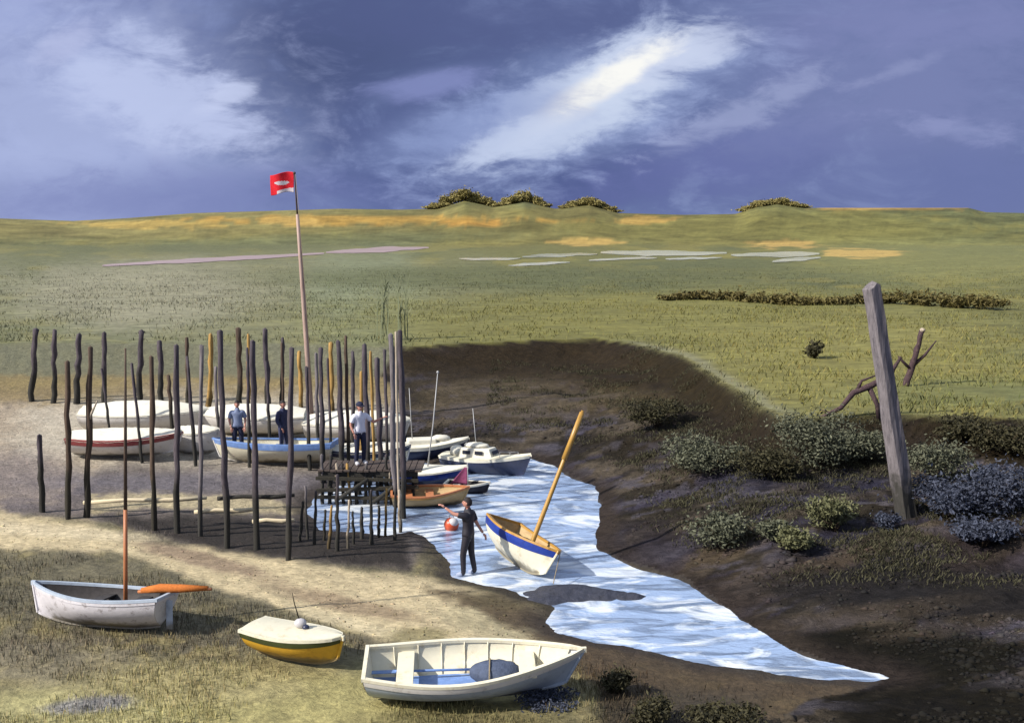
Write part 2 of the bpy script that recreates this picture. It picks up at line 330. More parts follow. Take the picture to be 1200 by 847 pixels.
# ------------------------------------------------------------------ object helpers
def tag(o, label=None, cat=None, group=None, kind=None):
    if label: o['label'] = label
    if cat: o['category'] = cat
    if group: o['group'] = group
    if kind: o['kind'] = kind
    return o
def empty(name, loc=(0, 0, 0), rot=(0, 0, 0)):
    o = bpy.data.objects.new(name, None); COL.objects.link(o); o.location = loc; o.rotation_euler = rot; o.empty_display_size = .2
    return o
class MB:
    def __init__(self): self.v = []; self.f = []; self.mi = []; self.cur = 0
    def add(self, vs, fs):
        o = len(self.v); self.v += [tuple(p) for p in vs]; self.f += [tuple(i+o for i in f) for f in fs]; self.mi += [self.cur]*len(fs); return self
    def box(self, c, s, rot=None):
        m = Matrix.Translation(c) @ (rot.to_4x4() if rot else Matrix.Identity(4))
        vs = [m @ Vector((sx*s[0]/2, sy*s[1]/2, sz*s[2]/2)) for sx in (-1, 1) for sy in (-1, 1) for sz in (-1, 1)]
        return self.add(vs, [(0, 1, 3, 2), (4, 6, 7, 5), (0, 4, 5, 1), (2, 3, 7, 6), (0, 2, 6, 4), (1, 5, 7, 3)])
    def tube(self, pts, rad, n=8, caps=True):
        pts = [Vector(p) for p in pts]; rad = rad if isinstance(rad, (list, tuple)) else [rad]*len(pts)
        vs = []; fs = []
        ref = None
        for i, p in enumerate(pts):
            t = (pts[min(i+1, len(pts)-1)]-pts[max(i-1, 0)]).normalized()
            if ref is None: ref = t.orthogonal().normalized()
            a = (ref - t*ref.dot(t)).normalized(); b = t.cross(a); ref = a
            for k in range(n):
                th = 2*math.pi*k/n; vs.append(p+(a*math.cos(th)+b*math.sin(th))*rad[i])
        for i in range(len(pts)-1):
            for k in range(n):
                fs.append((i*n+k, i*n+(k+1) % n, (i+1)*n+(k+1) % n, (i+1)*n+k))
        if caps: fs += [tuple(range(n-1, -1, -1)), tuple(range((len(pts)-1)*n, len(pts)*n))]
        return self.add(vs, fs)
    def ball(self, c, r, n=14, m=10, noise=0):
        r = r if isinstance(r, (list, tuple)) else (r, r, r); vs = []; fs = []
        for j in range(m+1):
            th = math.pi*j/m
            for k in range(n):
                ph = 2*math.pi*k/n; w = 1+noise*(random.random()-.5)
                vs.append((c[0]+r[0]*math.sin(th)*math.cos(ph)*w, c[1]+r[1]*math.sin(th)*math.sin(ph)*w, c[2]+r[2]*math.cos(th)*w))
        for j in range(m):
            for k in range(n): fs.append((j*n+k, (j+1)*n+k, (j+1)*n+(k+1) % n, j*n+(k+1) % n))
        return self.add(vs, fs)
    def build(self, name, mats, parent=None, smooth=True, bevel=0, solid=0):
        me = bpy.data.meshes.new(name); me.from_pydata(self.v, [], self.f)
        mats = mats if isinstance(mats, (list, tuple)) else [mats]
        for m in mats: me.materials.append(m)
        if len(mats) > 1: me.polygons.foreach_set("material_index", self.mi)
        me.polygons.foreach_set("use_smooth", [smooth]*len(me.polygons)); me.validate(); me.update()
        o = bpy.data.objects.new(name, me); COL.objects.link(o)
        if parent: o.parent = parent
        if solid:
            s = o.modifiers.new("solid", 'SOLIDIFY'); s.thickness = solid; s.offset = 0
        if bevel:
            b = o.modifiers.new("bevel", 'BEVEL'); b.width = bevel; b.segments = 2; b.limit_method = 'ANGLE'
        return o
def sheet(name, V, Fq, C, mat, kind='structure'):
    me = bpy.data.meshes.new(name)
    me.vertices.add(len(V)); me.vertices.foreach_set("co", V.astype(np.float32).ravel())
    n = Fq.shape[1]
    me.loops.add(Fq.size); me.loops.foreach_set("vertex_index", Fq.astype(np.int32).ravel())
    me.polygons.add(len(Fq)); me.polygons.foreach_set("loop_start", np.arange(0, Fq.size, n, dtype=np.int32)); me.polygons.foreach_set("loop_total", np.full(len(Fq), n, np.int32))
    me.polygons.foreach_set("use_smooth", np.ones(len(Fq), bool))
    if C is not None:
        a = me.color_attributes.new("Col", 'FLOAT_COLOR', 'POINT'); a.data.foreach_set("color", np.concatenate([C, np.ones((len(C), 1))], 1).astype(np.float32).ravel())
    me.materials.append(mat); me.update(calc_edges=True); me.validate()
    o = bpy.data.objects.new(name, me); COL.objects.link(o); o['kind'] = kind
    return o

# ------------------------------------------------------------------ build the terrain sheets
V = np.stack([GX, GY, GZ], -1).reshape(-1, 3); Cc = colr.reshape(-1, 3)
idx = np.arange(NX*NY).reshape(NY, NX)
Fq = np.stack([idx[:-1, :-1], idx[:-1, 1:], idx[1:, 1:], idx[1:, :-1]], -1).reshape(-1, 4)
zf = zone[:-1, :-1].reshape(-1)
# water surfaces -----------------------------------------------------
def water_mat(name, base, streak, scale=1.0, gl=.45, rough=.08, thr=(.52, .66)):
    m, nt, b = new_mat(name); L = nt.links.new
    tc = nd(nt, "ShaderNodeTexCoord"); mp = nd(nt, "ShaderNodeMapping"); mp.inputs["Scale"].default_value = (1.0*scale, 1.8*scale, 1); L(tc.outputs["Object"], mp.inputs[0])
    n1_ = nd(nt, "ShaderNodeTexNoise", ins={"Scale": 3.2, "Detail": 5.0, "Roughness": .6, "Distortion": .8}); L(mp.outputs[0], n1_.inputs["Vector"])
    n2_ = nd(nt, "ShaderNodeTexNoise", ins={"Scale": .55, "Detail": 5.0, "Roughness": .55, "Distortion": 1.2}); L(mp.outputs[0], n2_.inputs["Vector"])
    mr = nd(nt, "ShaderNodeMapRange", ins={1: thr[0], 2: thr[1], 3: 0, 4: 1}); L(n2_.outputs[0], mr.inputs[0])
    mpd = nd(nt, "ShaderNodeMapping"); mpd.inputs["Scale"].default_value = (.55*scale, 1.5*scale, 1); mpd.inputs["Location"].default_value = (3.7, 1.3, 0); L(tc.outputs["Object"], mpd.inputs[0])
    n5_ = nd(nt, "ShaderNodeTexNoise", ins={"Scale": 1.1, "Detail": 6.0, "Roughness": .6, "Distortion": 1.4}); L(mpd.outputs[0], n5_.inputs["Vector"])
    md = nd(nt, "ShaderNodeMapRange", ins={1: .47, 2: .58, 3: 0, 4: .9}); L(n5_.outputs[0], md.inputs[0])
    mxd = nd(nt, "ShaderNodeMix", data_type='RGBA'); L(md.outputs[0], mxd.inputs[0]); mxd.inputs[6].default_value = (*base, 1); mxd.inputs[7].default_value = (*(.42*np.array(base)), 1)  # darker patches paint broken dark reflections into the water colour
    mx = nd(nt, "ShaderNodeMix", data_type='RGBA'); L(mr.outputs[0], mx.inputs[0]); L(mxd.outputs[2], mx.inputs[6]); mx.inputs[7].default_value = (*streak, 1)  # whitish streaks paint the bright sky's reflection into the colour
    L(mx.outputs[2], b.inputs["Base Color"])
    bp = nd(nt, "ShaderNodeBump", ins={"Strength": .5, "Distance": .06}); L(n1_.outputs[0], bp.inputs["Height"]); L(bp.outputs[0], b.inputs["Normal"])
    b.inputs["Roughness"].default_value = rough; b.inputs["IOR"].default_value = 1.55; b.inputs["Specular IOR Level"].default_value = .8
    return m
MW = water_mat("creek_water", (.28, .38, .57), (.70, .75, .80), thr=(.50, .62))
MWF = water_mat("pool_water", (.60, .70, .80), (.80, .84, .87), .03, thr=(.42, .56))  # pale base colour stands in for sky reflection on the far pools
MPK = plain("pink_mudflat", (186,160,158), .5, .15, .35, .1, .5, dirt=(150,132,128), stretch=(.3, 1, 1))
names = {0: "ground", 1: "mud_bank", 2: "marsh", 3: "path", 4: "hills"}
mats = {0: MG[0], 1: MG[1], 2: MG[2], 3: MG[3], 4: MG[4]}
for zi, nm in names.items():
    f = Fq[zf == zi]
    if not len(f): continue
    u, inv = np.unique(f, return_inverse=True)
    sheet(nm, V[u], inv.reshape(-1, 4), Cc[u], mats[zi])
def flat_sheet(name, polys, z, mat, seed):
    me = bpy.data.meshes.new(name); vs = []; fs = []
    for P in polys:
        ring = []
        for i in range(len(P)):
            (ax, ay), (bx, by) = P[i], P[(i+1) % len(P)]
            for k in range(3):
                u = k/3; ring.append((ax+(bx-ax)*u, ay+(by-ay)*u))
        ring = [(x+1.2*(random.random()-.5), y+1.2*(float(fbm(np.array([x*.07]), np.array([y*.5]), seed)[0])-.5)) for x, y in ring]
        o_ = len(vs); vs += [tuple(at_z(x, y, z)) for x, y in ring]; fs.append(tuple(range(o_, len(vs))))
    me.from_pydata(vs, [], fs); me.materials.append(mat); me.update(); o = bpy.data.objects.new(name, me); COL.objects.link(o); o['kind'] = 'structure'
def lens(x0, x1, y0, y1, h, seed):
    top = []; bot = []; n = 14
    for i in range(n+1):
        u = i/n; x = x0+(x1-x0)*u; yc = y0+(y1-y0)*u+1.6*(float(fbm(np.array([u*4.+seed]), np.array([seed*1.7]), 5)[0])-.5)
        w = h*(max(0.0, math.sin(math.pi*(.04+.92*u)))**.6)*(.55+.9*float(fbm(np.array([u*5.+seed*3]), np.array([.3]), 6)[0]))
        top.append((x, yc-w/2)); bot.append((x, yc+w/2))
    return top+bot[::-1]
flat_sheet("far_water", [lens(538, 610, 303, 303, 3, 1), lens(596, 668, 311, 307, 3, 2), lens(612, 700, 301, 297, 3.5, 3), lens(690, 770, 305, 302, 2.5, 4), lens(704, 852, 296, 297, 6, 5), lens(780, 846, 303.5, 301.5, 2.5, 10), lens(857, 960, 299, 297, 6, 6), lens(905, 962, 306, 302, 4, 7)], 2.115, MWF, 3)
flat_sheet("mudflat", [lens(120, 380, 311, 297, 4.5, 8), lens(382, 502, 296, 290, 5.5, 9)], 2.115, MPK, 5)
wx = np.linspace(-14, 16, 61); wy = np.linspace(13, 42, 61)
WXg, WYg = np.meshgrid(wx, wy); WV = np.stack([WXg, WYg, np.zeros_like(WXg)], -1).reshape(-1, 3)
wi = np.arange(61*61).reshape(61, 61); WF = np.stack([wi[:-1, :-1], wi[:-1, 1:], wi[1:, 1:], wi[1:, :-1]], -1).reshape(-1, 4)
sheet("water", WV, WF, None, MW)

# ------------------------------------------------------------------ grass
def blades(name, pts, hgt, wid, cols, lean=.5):
    n = len(pts); az = rng.uniform(0, 2*np.pi, n); la = rng.uniform(0, 2*np.pi, n)
    h = hgt*rng.uniform(.5, 1.3, n); w = wid*rng.uniform(.6, 1.3, n)
    dx, dy = np.cos(az)*w/2, np.sin(az)*w/2
    lx, ly = np.cos(la)*h*lean*rng.uniform(.2, 1, n), np.sin(la)*h*lean*rng.uniform(.2, 1, n)
    a = pts+np.stack([-dx, -dy, np.full(n, -.02)], 1); b = pts+np.stack([dx, dy, np.full(n, -.02)], 1)
    c = pts+np.stack([lx*.45+dx*.6, ly*.45+dy*.6, h*.6], 1); d = pts+np.stack([lx, ly, h], 1)
    Vv = np.stack([a, b, c, d], 1).reshape(-1, 3); k = np.arange(n)*4
    Ff = np.stack([k, k+1, k+2, k+3], 1)
    Cl = np.repeat(cols, 4, 0)
    o = sheet(name, Vv, Ff, Cl, attr_mat(name+"_blades"), 'stuff')
    return o
def scatter(mask_zone, n, dlo, dhi, ulim=.62, dens=None):
    out = []; cols = []
    sel = np.argwhere((zone == mask_zone) & (GY > dlo) & (GY < dhi) & (np.abs(GX/GY) < ulim))
    w = (GY[sel[:, 0], sel[:, 1]]**1.2)
    if dens is not None: w = w*dens[sel[:, 0], sel[:, 1]]
    pick = rng.choice(len(sel), n, p=w/w.sum()); s = sel[pick]
    i = np.clip(s[:, 0], 0, NY-2); j = np.clip(s[:, 1], 0, NX-2); fu = rng.random(n); fv = rng.random(n)
    def q(A): return (A[i, j]*(1-fu)+A[i, j+1]*fu)*(1-fv) + (A[i+1, j]*(1-fu)+A[i+1, j+1]*fu)*fv
    P = np.stack([q(GX), q(GY), q(GZ)], 1)
    C = colr[i, j]*rng.uniform(.85, 1.4, (n, 1))*rng.uniform(.93, 1.07, (n, 3))
    return P, C
dens0 = sstep(-2, -14, path_sd)*sstep(.36, .58, n1)*(1-.97*sstep(-4, 8, poly_sd(PX, PY, quay)))*sstep(.8, 2.5, dW) + 1e-9
dens0 = dens0*np.where(PX > 760, .12, 1)
P, C = scatter(0, 52000, 8, 40, .62, dens0); tag(blades("grass", P, .10, .014, C), "short olive grass on the foreshore around the beached boats", "grass")
P, C = scatter(2, 42000, 28, 170, .62, sstep(.25, .7, fbm(GX*.3, GY*.3, 201))*sstep(165, 40, GY)+1e-9); tag(blades("marsh_grass", P, .17, .045, C*.88, 1.0), "olive marsh grass above the mud bank", "grass")

cl = fbm(GX*.9+40, GY*1.3, 211); P, C = scatter(1, 34000, 15, 50, .62, (sstep(.54-.12*(PX > 740)*(PY > 490), .66, cl)*sstep(.9, 2.2, dW)*(GX > -1)*sstep(700, 640, PY)).astype(float)+1e-9)
C = np.array(lin((80,78,58)))*rng.uniform(.6, 1.5, (len(P), 1)); tag(blades("salt_weed", P, .09, .022, C, 1.2), "low dark salt weed scattered in patches over the muddy bank", "weed")
def pebbles(name, P, size, cols, mat):
    n = len(P); k = np.arange(n)*6; base = np.array([[1,0,0],[0,1,0],[-1,0,0],[0,-1,0],[0,0,.7],[0,0,-.6]], float)
    an = rng.uniform(0, 6.28, n); sc = size*np.exp(rng.normal(0, .45, n)); ex = rng.uniform(.6, 1.4, n)
    jit = base[None]*rng.uniform(.7, 1.2, (n, 6, 1)); X = jit[..., 0]*ex[:, None]; Y = jit[..., 1]
    V_ = np.stack([X*np.cos(an)[:, None]-Y*np.sin(an)[:, None], X*np.sin(an)[:, None]+Y*np.cos(an)[:, None], jit[..., 2]*.7], -1)*sc[:, None, None]+P[:, None, :]
    T = np.array([[0,1,4],[1,2,4],[2,3,4],[3,0,4],[1,0,5],[2,1,5],[3,2,5],[0,3,5]])
    F_ = (k[:, None, None]+T[None]).reshape(-1, 3)
    return sheet(name, V_.reshape(-1, 3), F_, np.repeat(cols, 6, 0), mat, 'stuff')
PM = attr_mat("pebble", .9)
P, C = scatter(3, 2200, 14, 40, .62); tag(pebbles("pebbles", P, .017, C*.8, PM), "small pebbles and shell grit on the sandy track", "pebbles")
P, C = scatter(1, 6000, 14, 40, .62, sstep(.3, 1.5, dW)*sstep(.4, .65, fbm(GX*.6, GY*.9, 231))+1e-9); tag(pebbles("mud_clods", P, .045, C*.75, PM), "dark clods of mud and weed lying over the bank", "mud clods")
# ------------------------------------------------------------------ plants
def leaf_cloud(mb, c, r, n, size, lobes=6):
    """leaf clumps spread through a lumpy volume"""
    L_ = []
    for k in range(lobes):
        th = random.uniform(0, 2*math.pi); q = random.uniform(.2, .62)
        L_.append((Vector((math.cos(th)*q*r[0], math.sin(th)*q*r[1], random.uniform(-.25, .5)*r[2])), random.uniform(.32, .62)))
    for i in range(n):
        lc, lr = random.choice(L_)
        d = Vector((random.gauss(0, 1), random.gauss(0, 1), random.gauss(0, 1))).normalized()*(random.random()**.4)
        p = Vector(c)+lc+Vector((d.x*r[0]*lr, d.y*r[1]*lr, d.z*r[2]*lr))
        if random.random() < .13: p += Vector((random.gauss(0, .2)*r[0], random.gauss(0, .2)*r[1], abs(random.gauss(0, .22))*r[2]))
        s = size*random.uniform(.55, 1.4)
        u = Vector((random.gauss(0, 1), random.gauss(0, 1), random.gauss(0, .8))).normalized(); w = u.orthogonal().normalized()
        w = (Matrix.Rotation(random.uniform(0, 6.28), 3, u) @ w)
        mb.add([p-u*s, p-w*s*.42, p+u*s, p+w*s*.42], [(0, 1, 2, 3)])
def bush(px, py, wpx, hpx, mat, label, group=None, name="shrub", n=None, size=.05, cat="shrub", pos=None):
    b = pos if pos is not None else at_g(px, py); sc = b.y/F
    rx, rz = wpx*sc/2*1.12, hpx*sc/2*.8
    t = empty(name, b); tag(t, label, cat, group)
    m = MB(); leaf_cloud(m, (0, 0, rz*.85), (rx*1.15, rx*.95, rz*1.25), n or int(1900+4200*min(1.5, rx*rz)), size, 7)
    m.build("foliage", LEAF[mat], t, smooth=False)
    s = MB()
    for k in range(6):
        th = random.uniform(0, 6.28); e = Vector((math.cos(th)*rx*.6, math.sin(th)*rx*.6, rz*random.uniform(.7, 1.5)))
        s.tube([(0, 0, -.12), e*.45+Vector((0, 0, .06)), e], [.028, .018, .006], 5)
    s.build("stem", M['stem'], t)
    return t
G1 = "shrubs on the mud bank"
bush(832, 548, 90, 62, 'sage', "grey green rounded shrub highest up the bank left of the leaning post", G1)
bush(955, 545, 100, 80, 'sage', "large sage green shrub just below the marsh edge left of the leaning post", G1)
bush(1012, 540, 60, 56, 'sage', "sage shrub tucked against the left side of the leaning post", G1)
bush(850, 640, 78, 56, 'sage', "low dull sage shrub near the creek below the others", G1)
bush(905, 632, 48, 34, 'sage', "small dull shrub between the creekside sage shrub and the lime green one", G1)
bush(978, 622, 64, 56, 'lime', "bright lime green shrub in front of the leaning post", G1)
bush(932, 648, 44, 44, 'lime', "small lime green shrub lowest of the lime coloured pair", G1)
bush(1095, 562, 70, 56, 'sage', "grey green shrub right behind the leaning post foot", G1)
bush(1105, 606, 90, 64, 'slate', "slate blue shrub spreading right from the post foot", G1)
bush(1165, 600, 110, 80, 'slate', "big slate blue shrub at the right edge of the bank", G1)
bush(1150, 640, 80, 48, 'slate', "low slate blue shrub in front of the big one at the right edge", G1)
bush(905, 560, 80, 50, 'dark', "dark olive shrub between two sage shrubs below the marsh edge", G1)
bush(770, 500, 60, 44, 'dark', "dark olive shrub alone on the upper bank above the creek bend", G1)
bush(1180, 530, 90, 50, 'dark', "dark shrub under the marsh edge at far right", G1)
bush(1130, 516, 70, 40, 'dark', "dark shrub on the marsh edge behind the post", G1)
bush(1042, 622, 28, 26, 'slate', "tiny dark blue plant against the left of the post foot", G1, size=.035)
bush(955, 420, 22, 24, 'dark', "small lone dark bush out on the yellow marsh", None, size=.09, n=500)
bush(722, 812, 40, 36, 'dark', "dark round weed clump right of the white dinghy bow", "weed clumps on the foreshore", size=.035)
bush(760, 846, 60, 40, 'dark', "dark weed clump at the bottom edge right of the white dinghy", "weed clumps on the foreshore", size=.035)
bush(850, 850, 90, 36, 'dark', "wide dark weed clump at the bottom edge below the creek", "weed clumps on the foreshore", size=.035)
bush(640, 822, 70, 14, 'slate', "bluish weed lying under the white dinghy bow", "weed clumps on the foreshore", size=.03)

# reed stalks above the tall corner pile
# dark hedge line across the marsh
def hedge():
    a = at_g(785, 352); b_ = at_g(1150, 360)
    c = (a+b_)/2; t = empty("hedge", c); tag(t, "long dark olive hedge line crossing the marsh behind the leaning post", "hedge")
    m = MB()
    for k in range(34):
        u = k/33; p = a.lerp(b_, u)-c + Vector((0, 1.6*math.sin(u*11)+random.uniform(-.3, .3), 0)); g = gz(p.x+c.x, p.y+c.y)-c.z
        h = (.42+.14*math.sin(u*9)+random.uniform(-.06, .08))*(.6+.5*min(1, u*3))
        leaf_cloud(m, (p.x, p.y, g+h*.5), (1.25, .8, h*1.1), 300, .15, 5)
    m.build("foliage", LEAF['hedge'], t, smooth=False)
hedge()
def far_tree(px, py, wpx, hpx, label, d=332.0):
    x = (px-600)/F*d; g = gz(x, d); t = empty("tree", (x, d, g)); tag(t, label, "tree", "trees on the skyline"); sc = d/F
    m = MB()
    for k in range(9):
        u = -1+k/4; hh = hpx*sc*(1-.75*abs(u)**1.5)*random.uniform(.85, 1.1)
        yo = random.uniform(-2, 2); zl = gz(x+u*wpx*sc*.5, d+yo)-g
        leaf_cloud(m, (u*wpx*sc*.5, yo, zl+hh*.28), (wpx*sc*.19, 3.2, hh*.62), 1500, .36, 9)
    m.build("crown", LEAF['far'], t, smooth=False)
    s = MB(); s.tube([(0, 0, -.8), (.1, 0, hpx*sc*.4), (0, .1, hpx*sc*.8)], [.4, .28, .08], 7)
    for k in range(4):
        th = k*1.7; s.tube([(0.05, 0, hpx*sc*.3), (math.cos(th)*wpx*sc*.25, math.sin(th)*2, hpx*sc*.55)], [.16, .04], 5)
    s.build("trunk", M['stem'], t)
far_tree(545, 240, 74, 17, "broad tree clump rising on the skyline, left of the peaked one")
far_tree(614, 240, 48, 15, "peaked tree clump on the skyline below the bright cloud")
far_tree(690, 243, 58, 10, "low tree clump on the skyline right of the peaked one")
far_tree(902, 243, 66, 10, "rounded tree clump alone on the skyline at right")

# ------------------------------------------------------------------ posts
def post_mesh(mb, base, top, r0, r1, n=9, jag=.2, sink=.4):
    base = Vector(base); top = Vector(top); ax = (top-base)
    pts = []; rad = []
    K = 9
    for i in range(K+1):
        u = i/K
        pts.append(base+ax*u+Vector((random.uniform(-1, 1), random.uniform(-1, 1), 0))*r0*.34*(1 if 0 < i < K else 0)); rad.append((r0+(r1-r0)*u)*random.uniform(.9, 1.1))
    pts = [base-ax.normalized()*sink]+pts+[top+ax.normalized()*r1*.35+Vector((r1*.3, 0, 0))]; rad = [r0]+rad+[r1*.55]
    o = len(mb.v); mb.tube(pts, rad, n)
    for i in range(o, len(mb.v)):
        v = mb.v[i]; mb.v[i] = (v[0]+random.uniform(-1, 1)*r0*jag, v[1]+random.uniform(-1, 1)*r0*jag, v[2])
def post(xb, yb, xt, yt, wpx, mat, label, group, name="post", d=None, taper=.8, base=None, knot=False):
    b = base if base is not None else (at_g(xb, yb) if d is None else at_d(xb, yb, d))
    tp = at_d(xt, yt, b.y+.05); r = .8*wpx*b.y/F/2
    m = MB(); post_mesh(m, (0, 0, 0), tp-b, r, r*taper)
    o = m.build(name, M[mat], None); o.location = b; tag(o, label, "post", group)
    return o, b, tp
GF, GB = "front row of quay posts", "back row of quay posts"
ordn = ["first", "second", "third", "fourth", "fifth", "sixth", "seventh", "eighth", "ninth", "tenth", "eleventh", "twelfth", "thirteenth", "fourteenth"]
front = [(50,600,46,510,9,'post',"short dark stump of a post, leftmost of the front quay row"),
         (80,608,79,424,9,'postbrown',"brown post beside the short stump in the front quay row"),
         (102,606,106,407,9,'postbrown',"brown post with a pale broken branch, third from left in the front quay row"),
         (181,621,177,418,8,'postbrown',"slim dark post just right of the beached boat's tall mast"),
         (208,624,207,405,9,'post',"dark post fifth from left in the front quay row"),
         (235,628,236,405,7,'grey',"thin dull grey post sixth from left in the front quay row"),
         (266,642,258,388,10,'post',"tall thick dark post at the left of the blue shirted person"),
         (301,644,296,400,9,'post',"dark post between the blue shirted person and the dark blue one"),
         (338,656,342,408,9,'post',"dark post right of the dark blue person, last before the jetty")]
for i, (xb, yb, xt, yt, w, mt, lb) in enumerate(front):
    o, b, tp = post(xb, yb, xt, yt, w, mt, lb, GF)
    if i == 2:
        m = MB(); q = (tp-b); m.tube([q*.52, q*.6+Vector((.04, -.03, 0)), q*.68+Vector((.22, -.05, .05))], [.045, .04, .02], 6); br = m.build("branch", M['pale'], o); br['label'] = "pale broken side branch"
back = [(37,470,42,386,9,'post'),(63,472,64,387,8,'post'),(90,473,93,392,9,'post'),(122,473,122,390,8,'post'),(163,475,166,388,9,'post'),(189,476,187,400,8,'post'),
        (245,486,247,392,8,'ochre'),(281,490,279,385,9,'postbrown'),(291,490,291,392,6,'ochre'),(314,490,311,386,9,'post'),(353,492,351,412,7,'ochre'),(389,492,388,402,8,'ochre'),(330,486,331,396,6,'post'),(220,480,219,396,6,'postbrown')]
back.sort()
for i, (xb, yb, xt, yt, w, mt) in enumerate(back):
    c = {'post': "dark tarred post", 'ochre': "bare ochre post", 'postbrown': "brown post"}[mt]
    post(xb, yb, xt, yt, w, mt, f"{c}, {ordn[i]} from left in the back quay row", GB)

GM2 = "thin stakes among the white quay boats"
for i, (x_, yt, d, mt) in enumerate([(122,432,35.6,'post'),(158,426,33.0,'post'),(196,440,35.6,'postbrown'),(222,418,33.0,'post'),(250,430,35.7,'grey'),(286,408,33.0,'post'),(312,424,35.6,'post'),(328,402,36.2,'postbrown'),(358,430,33.0,'post'),(368,414,35.6,'grey'),(384,420,33.2,'post'),(411,412,35.6,'post'),(420,436,33.4,'ochre'),(452,410,33.2,'post')]):
    xx = (x_-600)/F*d; post(0, 0, x_+random.uniform(-4, 4), yt, random.uniform(4, 6.5), mt, f"thin ragged stake rising among the white quay boats, {ordn[i]} from left", GM2, "stake", base=Vector((xx, d, gz(xx, d))))
# pale rails lashed low along the front posts
def rail(xa, ya, xb, yb, d, mat, label):
    a_, b_ = at_d(xa, ya, d), at_d(xb, yb, d); m = MB(); c_ = (a_+b_)/2
    m.tube([a_-c_, (a_-c_)*.33+Vector((0, 0, .03)), (b_-c_)*.4-Vector((0, 0, .02)), b_-c_], [.055, .05, .06, .045], 7); o = m.build("rail", M[mat], None); o.location = c_; tag(o, label, "rail", "low rails along the quay posts")
rail(98, 589, 242, 583, 27.6, 'palerail', "long pale rail lashed low across the left front quay posts")
rail(228, 600, 302, 596, 26.6, 'palerail', "short pale rail low on the tall thick front post")
rail(296, 611, 345, 609, 25.8, 'palerail', "lowest pale rail by the last front post before the jetty")
rail(255, 584, 345, 580, 26.4, 'post', "dark rail above the pale ones between the two tallest front posts")
# flagpole ------------------------------------------------------------
fb = at_g(366, 497); ft = at_d(345, 203, fb.y)
fp = empty("flagpole", fb); tag(fp, "tall pale pink flagpole with a red and white flag above the quay", "flagpole")
m = MB(); q = ft-fb; m.tube([(0, 0, -.4), q*.33, q*.66, q*.84], [.10, .088, .07, .055], 10); m.build("pole", M['pink'], fp)
m = MB(); m.tube([q*.838, q], [.032, .022], 8); m.ball(q, .05, 8, 6); m.build("topmast", M['postbrown'], fp)
m = MB(); NXf, NZf = 36, 30; fw, fh = .84, .70
def fpt(i, j):
    u = i/NXf; v = j/NZf
    return q+Vector((-.03-u*fw, .10*math.sin(u*7+v*1.2)*u**.6+.03*math.sin(v*5+u*9), .03-v*fh-.10*u*u+.03*math.sin(u*6)))
vs = [fpt(i, j) for j in range(NZf+1) for i in range(NXf+1)]
m.add(vs, [(j*(NXf+1)+i, j*(NXf+1)+i+1, (j+1)*(NXf+1)+i+1, (j+1)*(NXf+1)+i) for j in range(NZf) for i in range(NXf)])
for j in range(NZf):
    for i in range(NXf):
        u, v = (i+.5)/NXf, (j+.5)/NZf
        m.mi[j*NXf+i] = 1 if (((u-.5)/.3)**2+((v-.46-.08*math.sin(u*5))/.10)**2 < 1 or (v > .84-.2*max(0, .35-u) and u < .7)) else 0
m.build("flag", [M['flagred'], M['flagwhite']], fp, solid=.012)
m = MB(); m.tube([q+Vector((.05, -.03, -.05)), q*.5+Vector((.10, -.06, 0)), q*.12+Vector((.09, -.06, 0))], .008, 5); m.build("halyard", M['rope'], fp)

# ------------------------------------------------------------------ jetty
jx0 = at_z(362, 565, 1.0); jx1 = at_z(474, 565, 1.0)
JY0, JY1 = 29.6, 30.9; DECK = .98
jl, jr = -5.35, -2.62
jt = empty("jetty", ((jl+jr)/2, (JY0+JY1)/2, 0)); tag(jt, "dark timber jetty on close set piles with a plank deck at the quay end", "jetty")
jc = Vector(jt.location)
def J(x, y, z): return Vector((x, y, z))-jc
m = MB(); k = 0; x = jl
while x < jr:
    w = random.uniform(.15, .2); m.box(J(x+w/2, (JY0+JY1)/2+random.uniform(-.05, .05), DECK-.03), (w-.018, JY1-JY0, .055)); x += w
m.build("deck", M['plank'], jt, smooth=False, bevel=.008)
for (yy, zz) in ((JY0+.14, DECK-.14), (JY1-.14, DECK-.14)):
    m = MB(); m.box(J((jl+jr)/2, yy, zz), (jr-jl, .16, .16)); m.build("beam", M['post'], jt, smooth=False, bevel=.012)
for zz, sl in ((.72, .08), (.46, -.10), (.2, .06)):
    m = MB(); m.box(J((jl+jr)/2, JY0-.03, zz), (jr-jl+.1, .06, .10), Matrix.Rotation(sl*.35, 3, 'Y')); m.build("rail", M['postbrown'], jt, smooth=False, bevel=.01)
m = MB(); m.tube([J(jl+.5, JY0-.14, .15), J(jl+1.4, JY0-.14, .75)], .06, 6); m.build("brace", M['post'], jt)
m = MB(); m.tube([J(jr-1.2, JY0-.16, .1), J(jr-.3, JY0-.16, .8)], .06, 6); m.build("brace", M['post'], jt)
pm = ['grey', 'post', 'pale', 'post', 'ochre', 'post', 'grey', 'post']
for i in range(14):
    x = jl+.1+(jr-jl-.2)*i/13
    m = MB(); g = gz(x, JY0+.1); post_mesh(m, J(x, JY0+.1, g), J(x+random.uniform(-.08, .08), JY0+.1, DECK+random.choice((-.06, -.06, .15, .4))), .05, .04); m.build("pile", M[pm[i % 8]], jt)
for i in range(4):
    x = jl+.15+(jr-jl-.3)*i/3
    m = MB(); g = gz(x, JY1-.14); post_mesh(m, J(x, JY1-.14, g), J(x, JY1-.14, DECK-.06), .08, .07); m.build("pile", M['post'], jt)
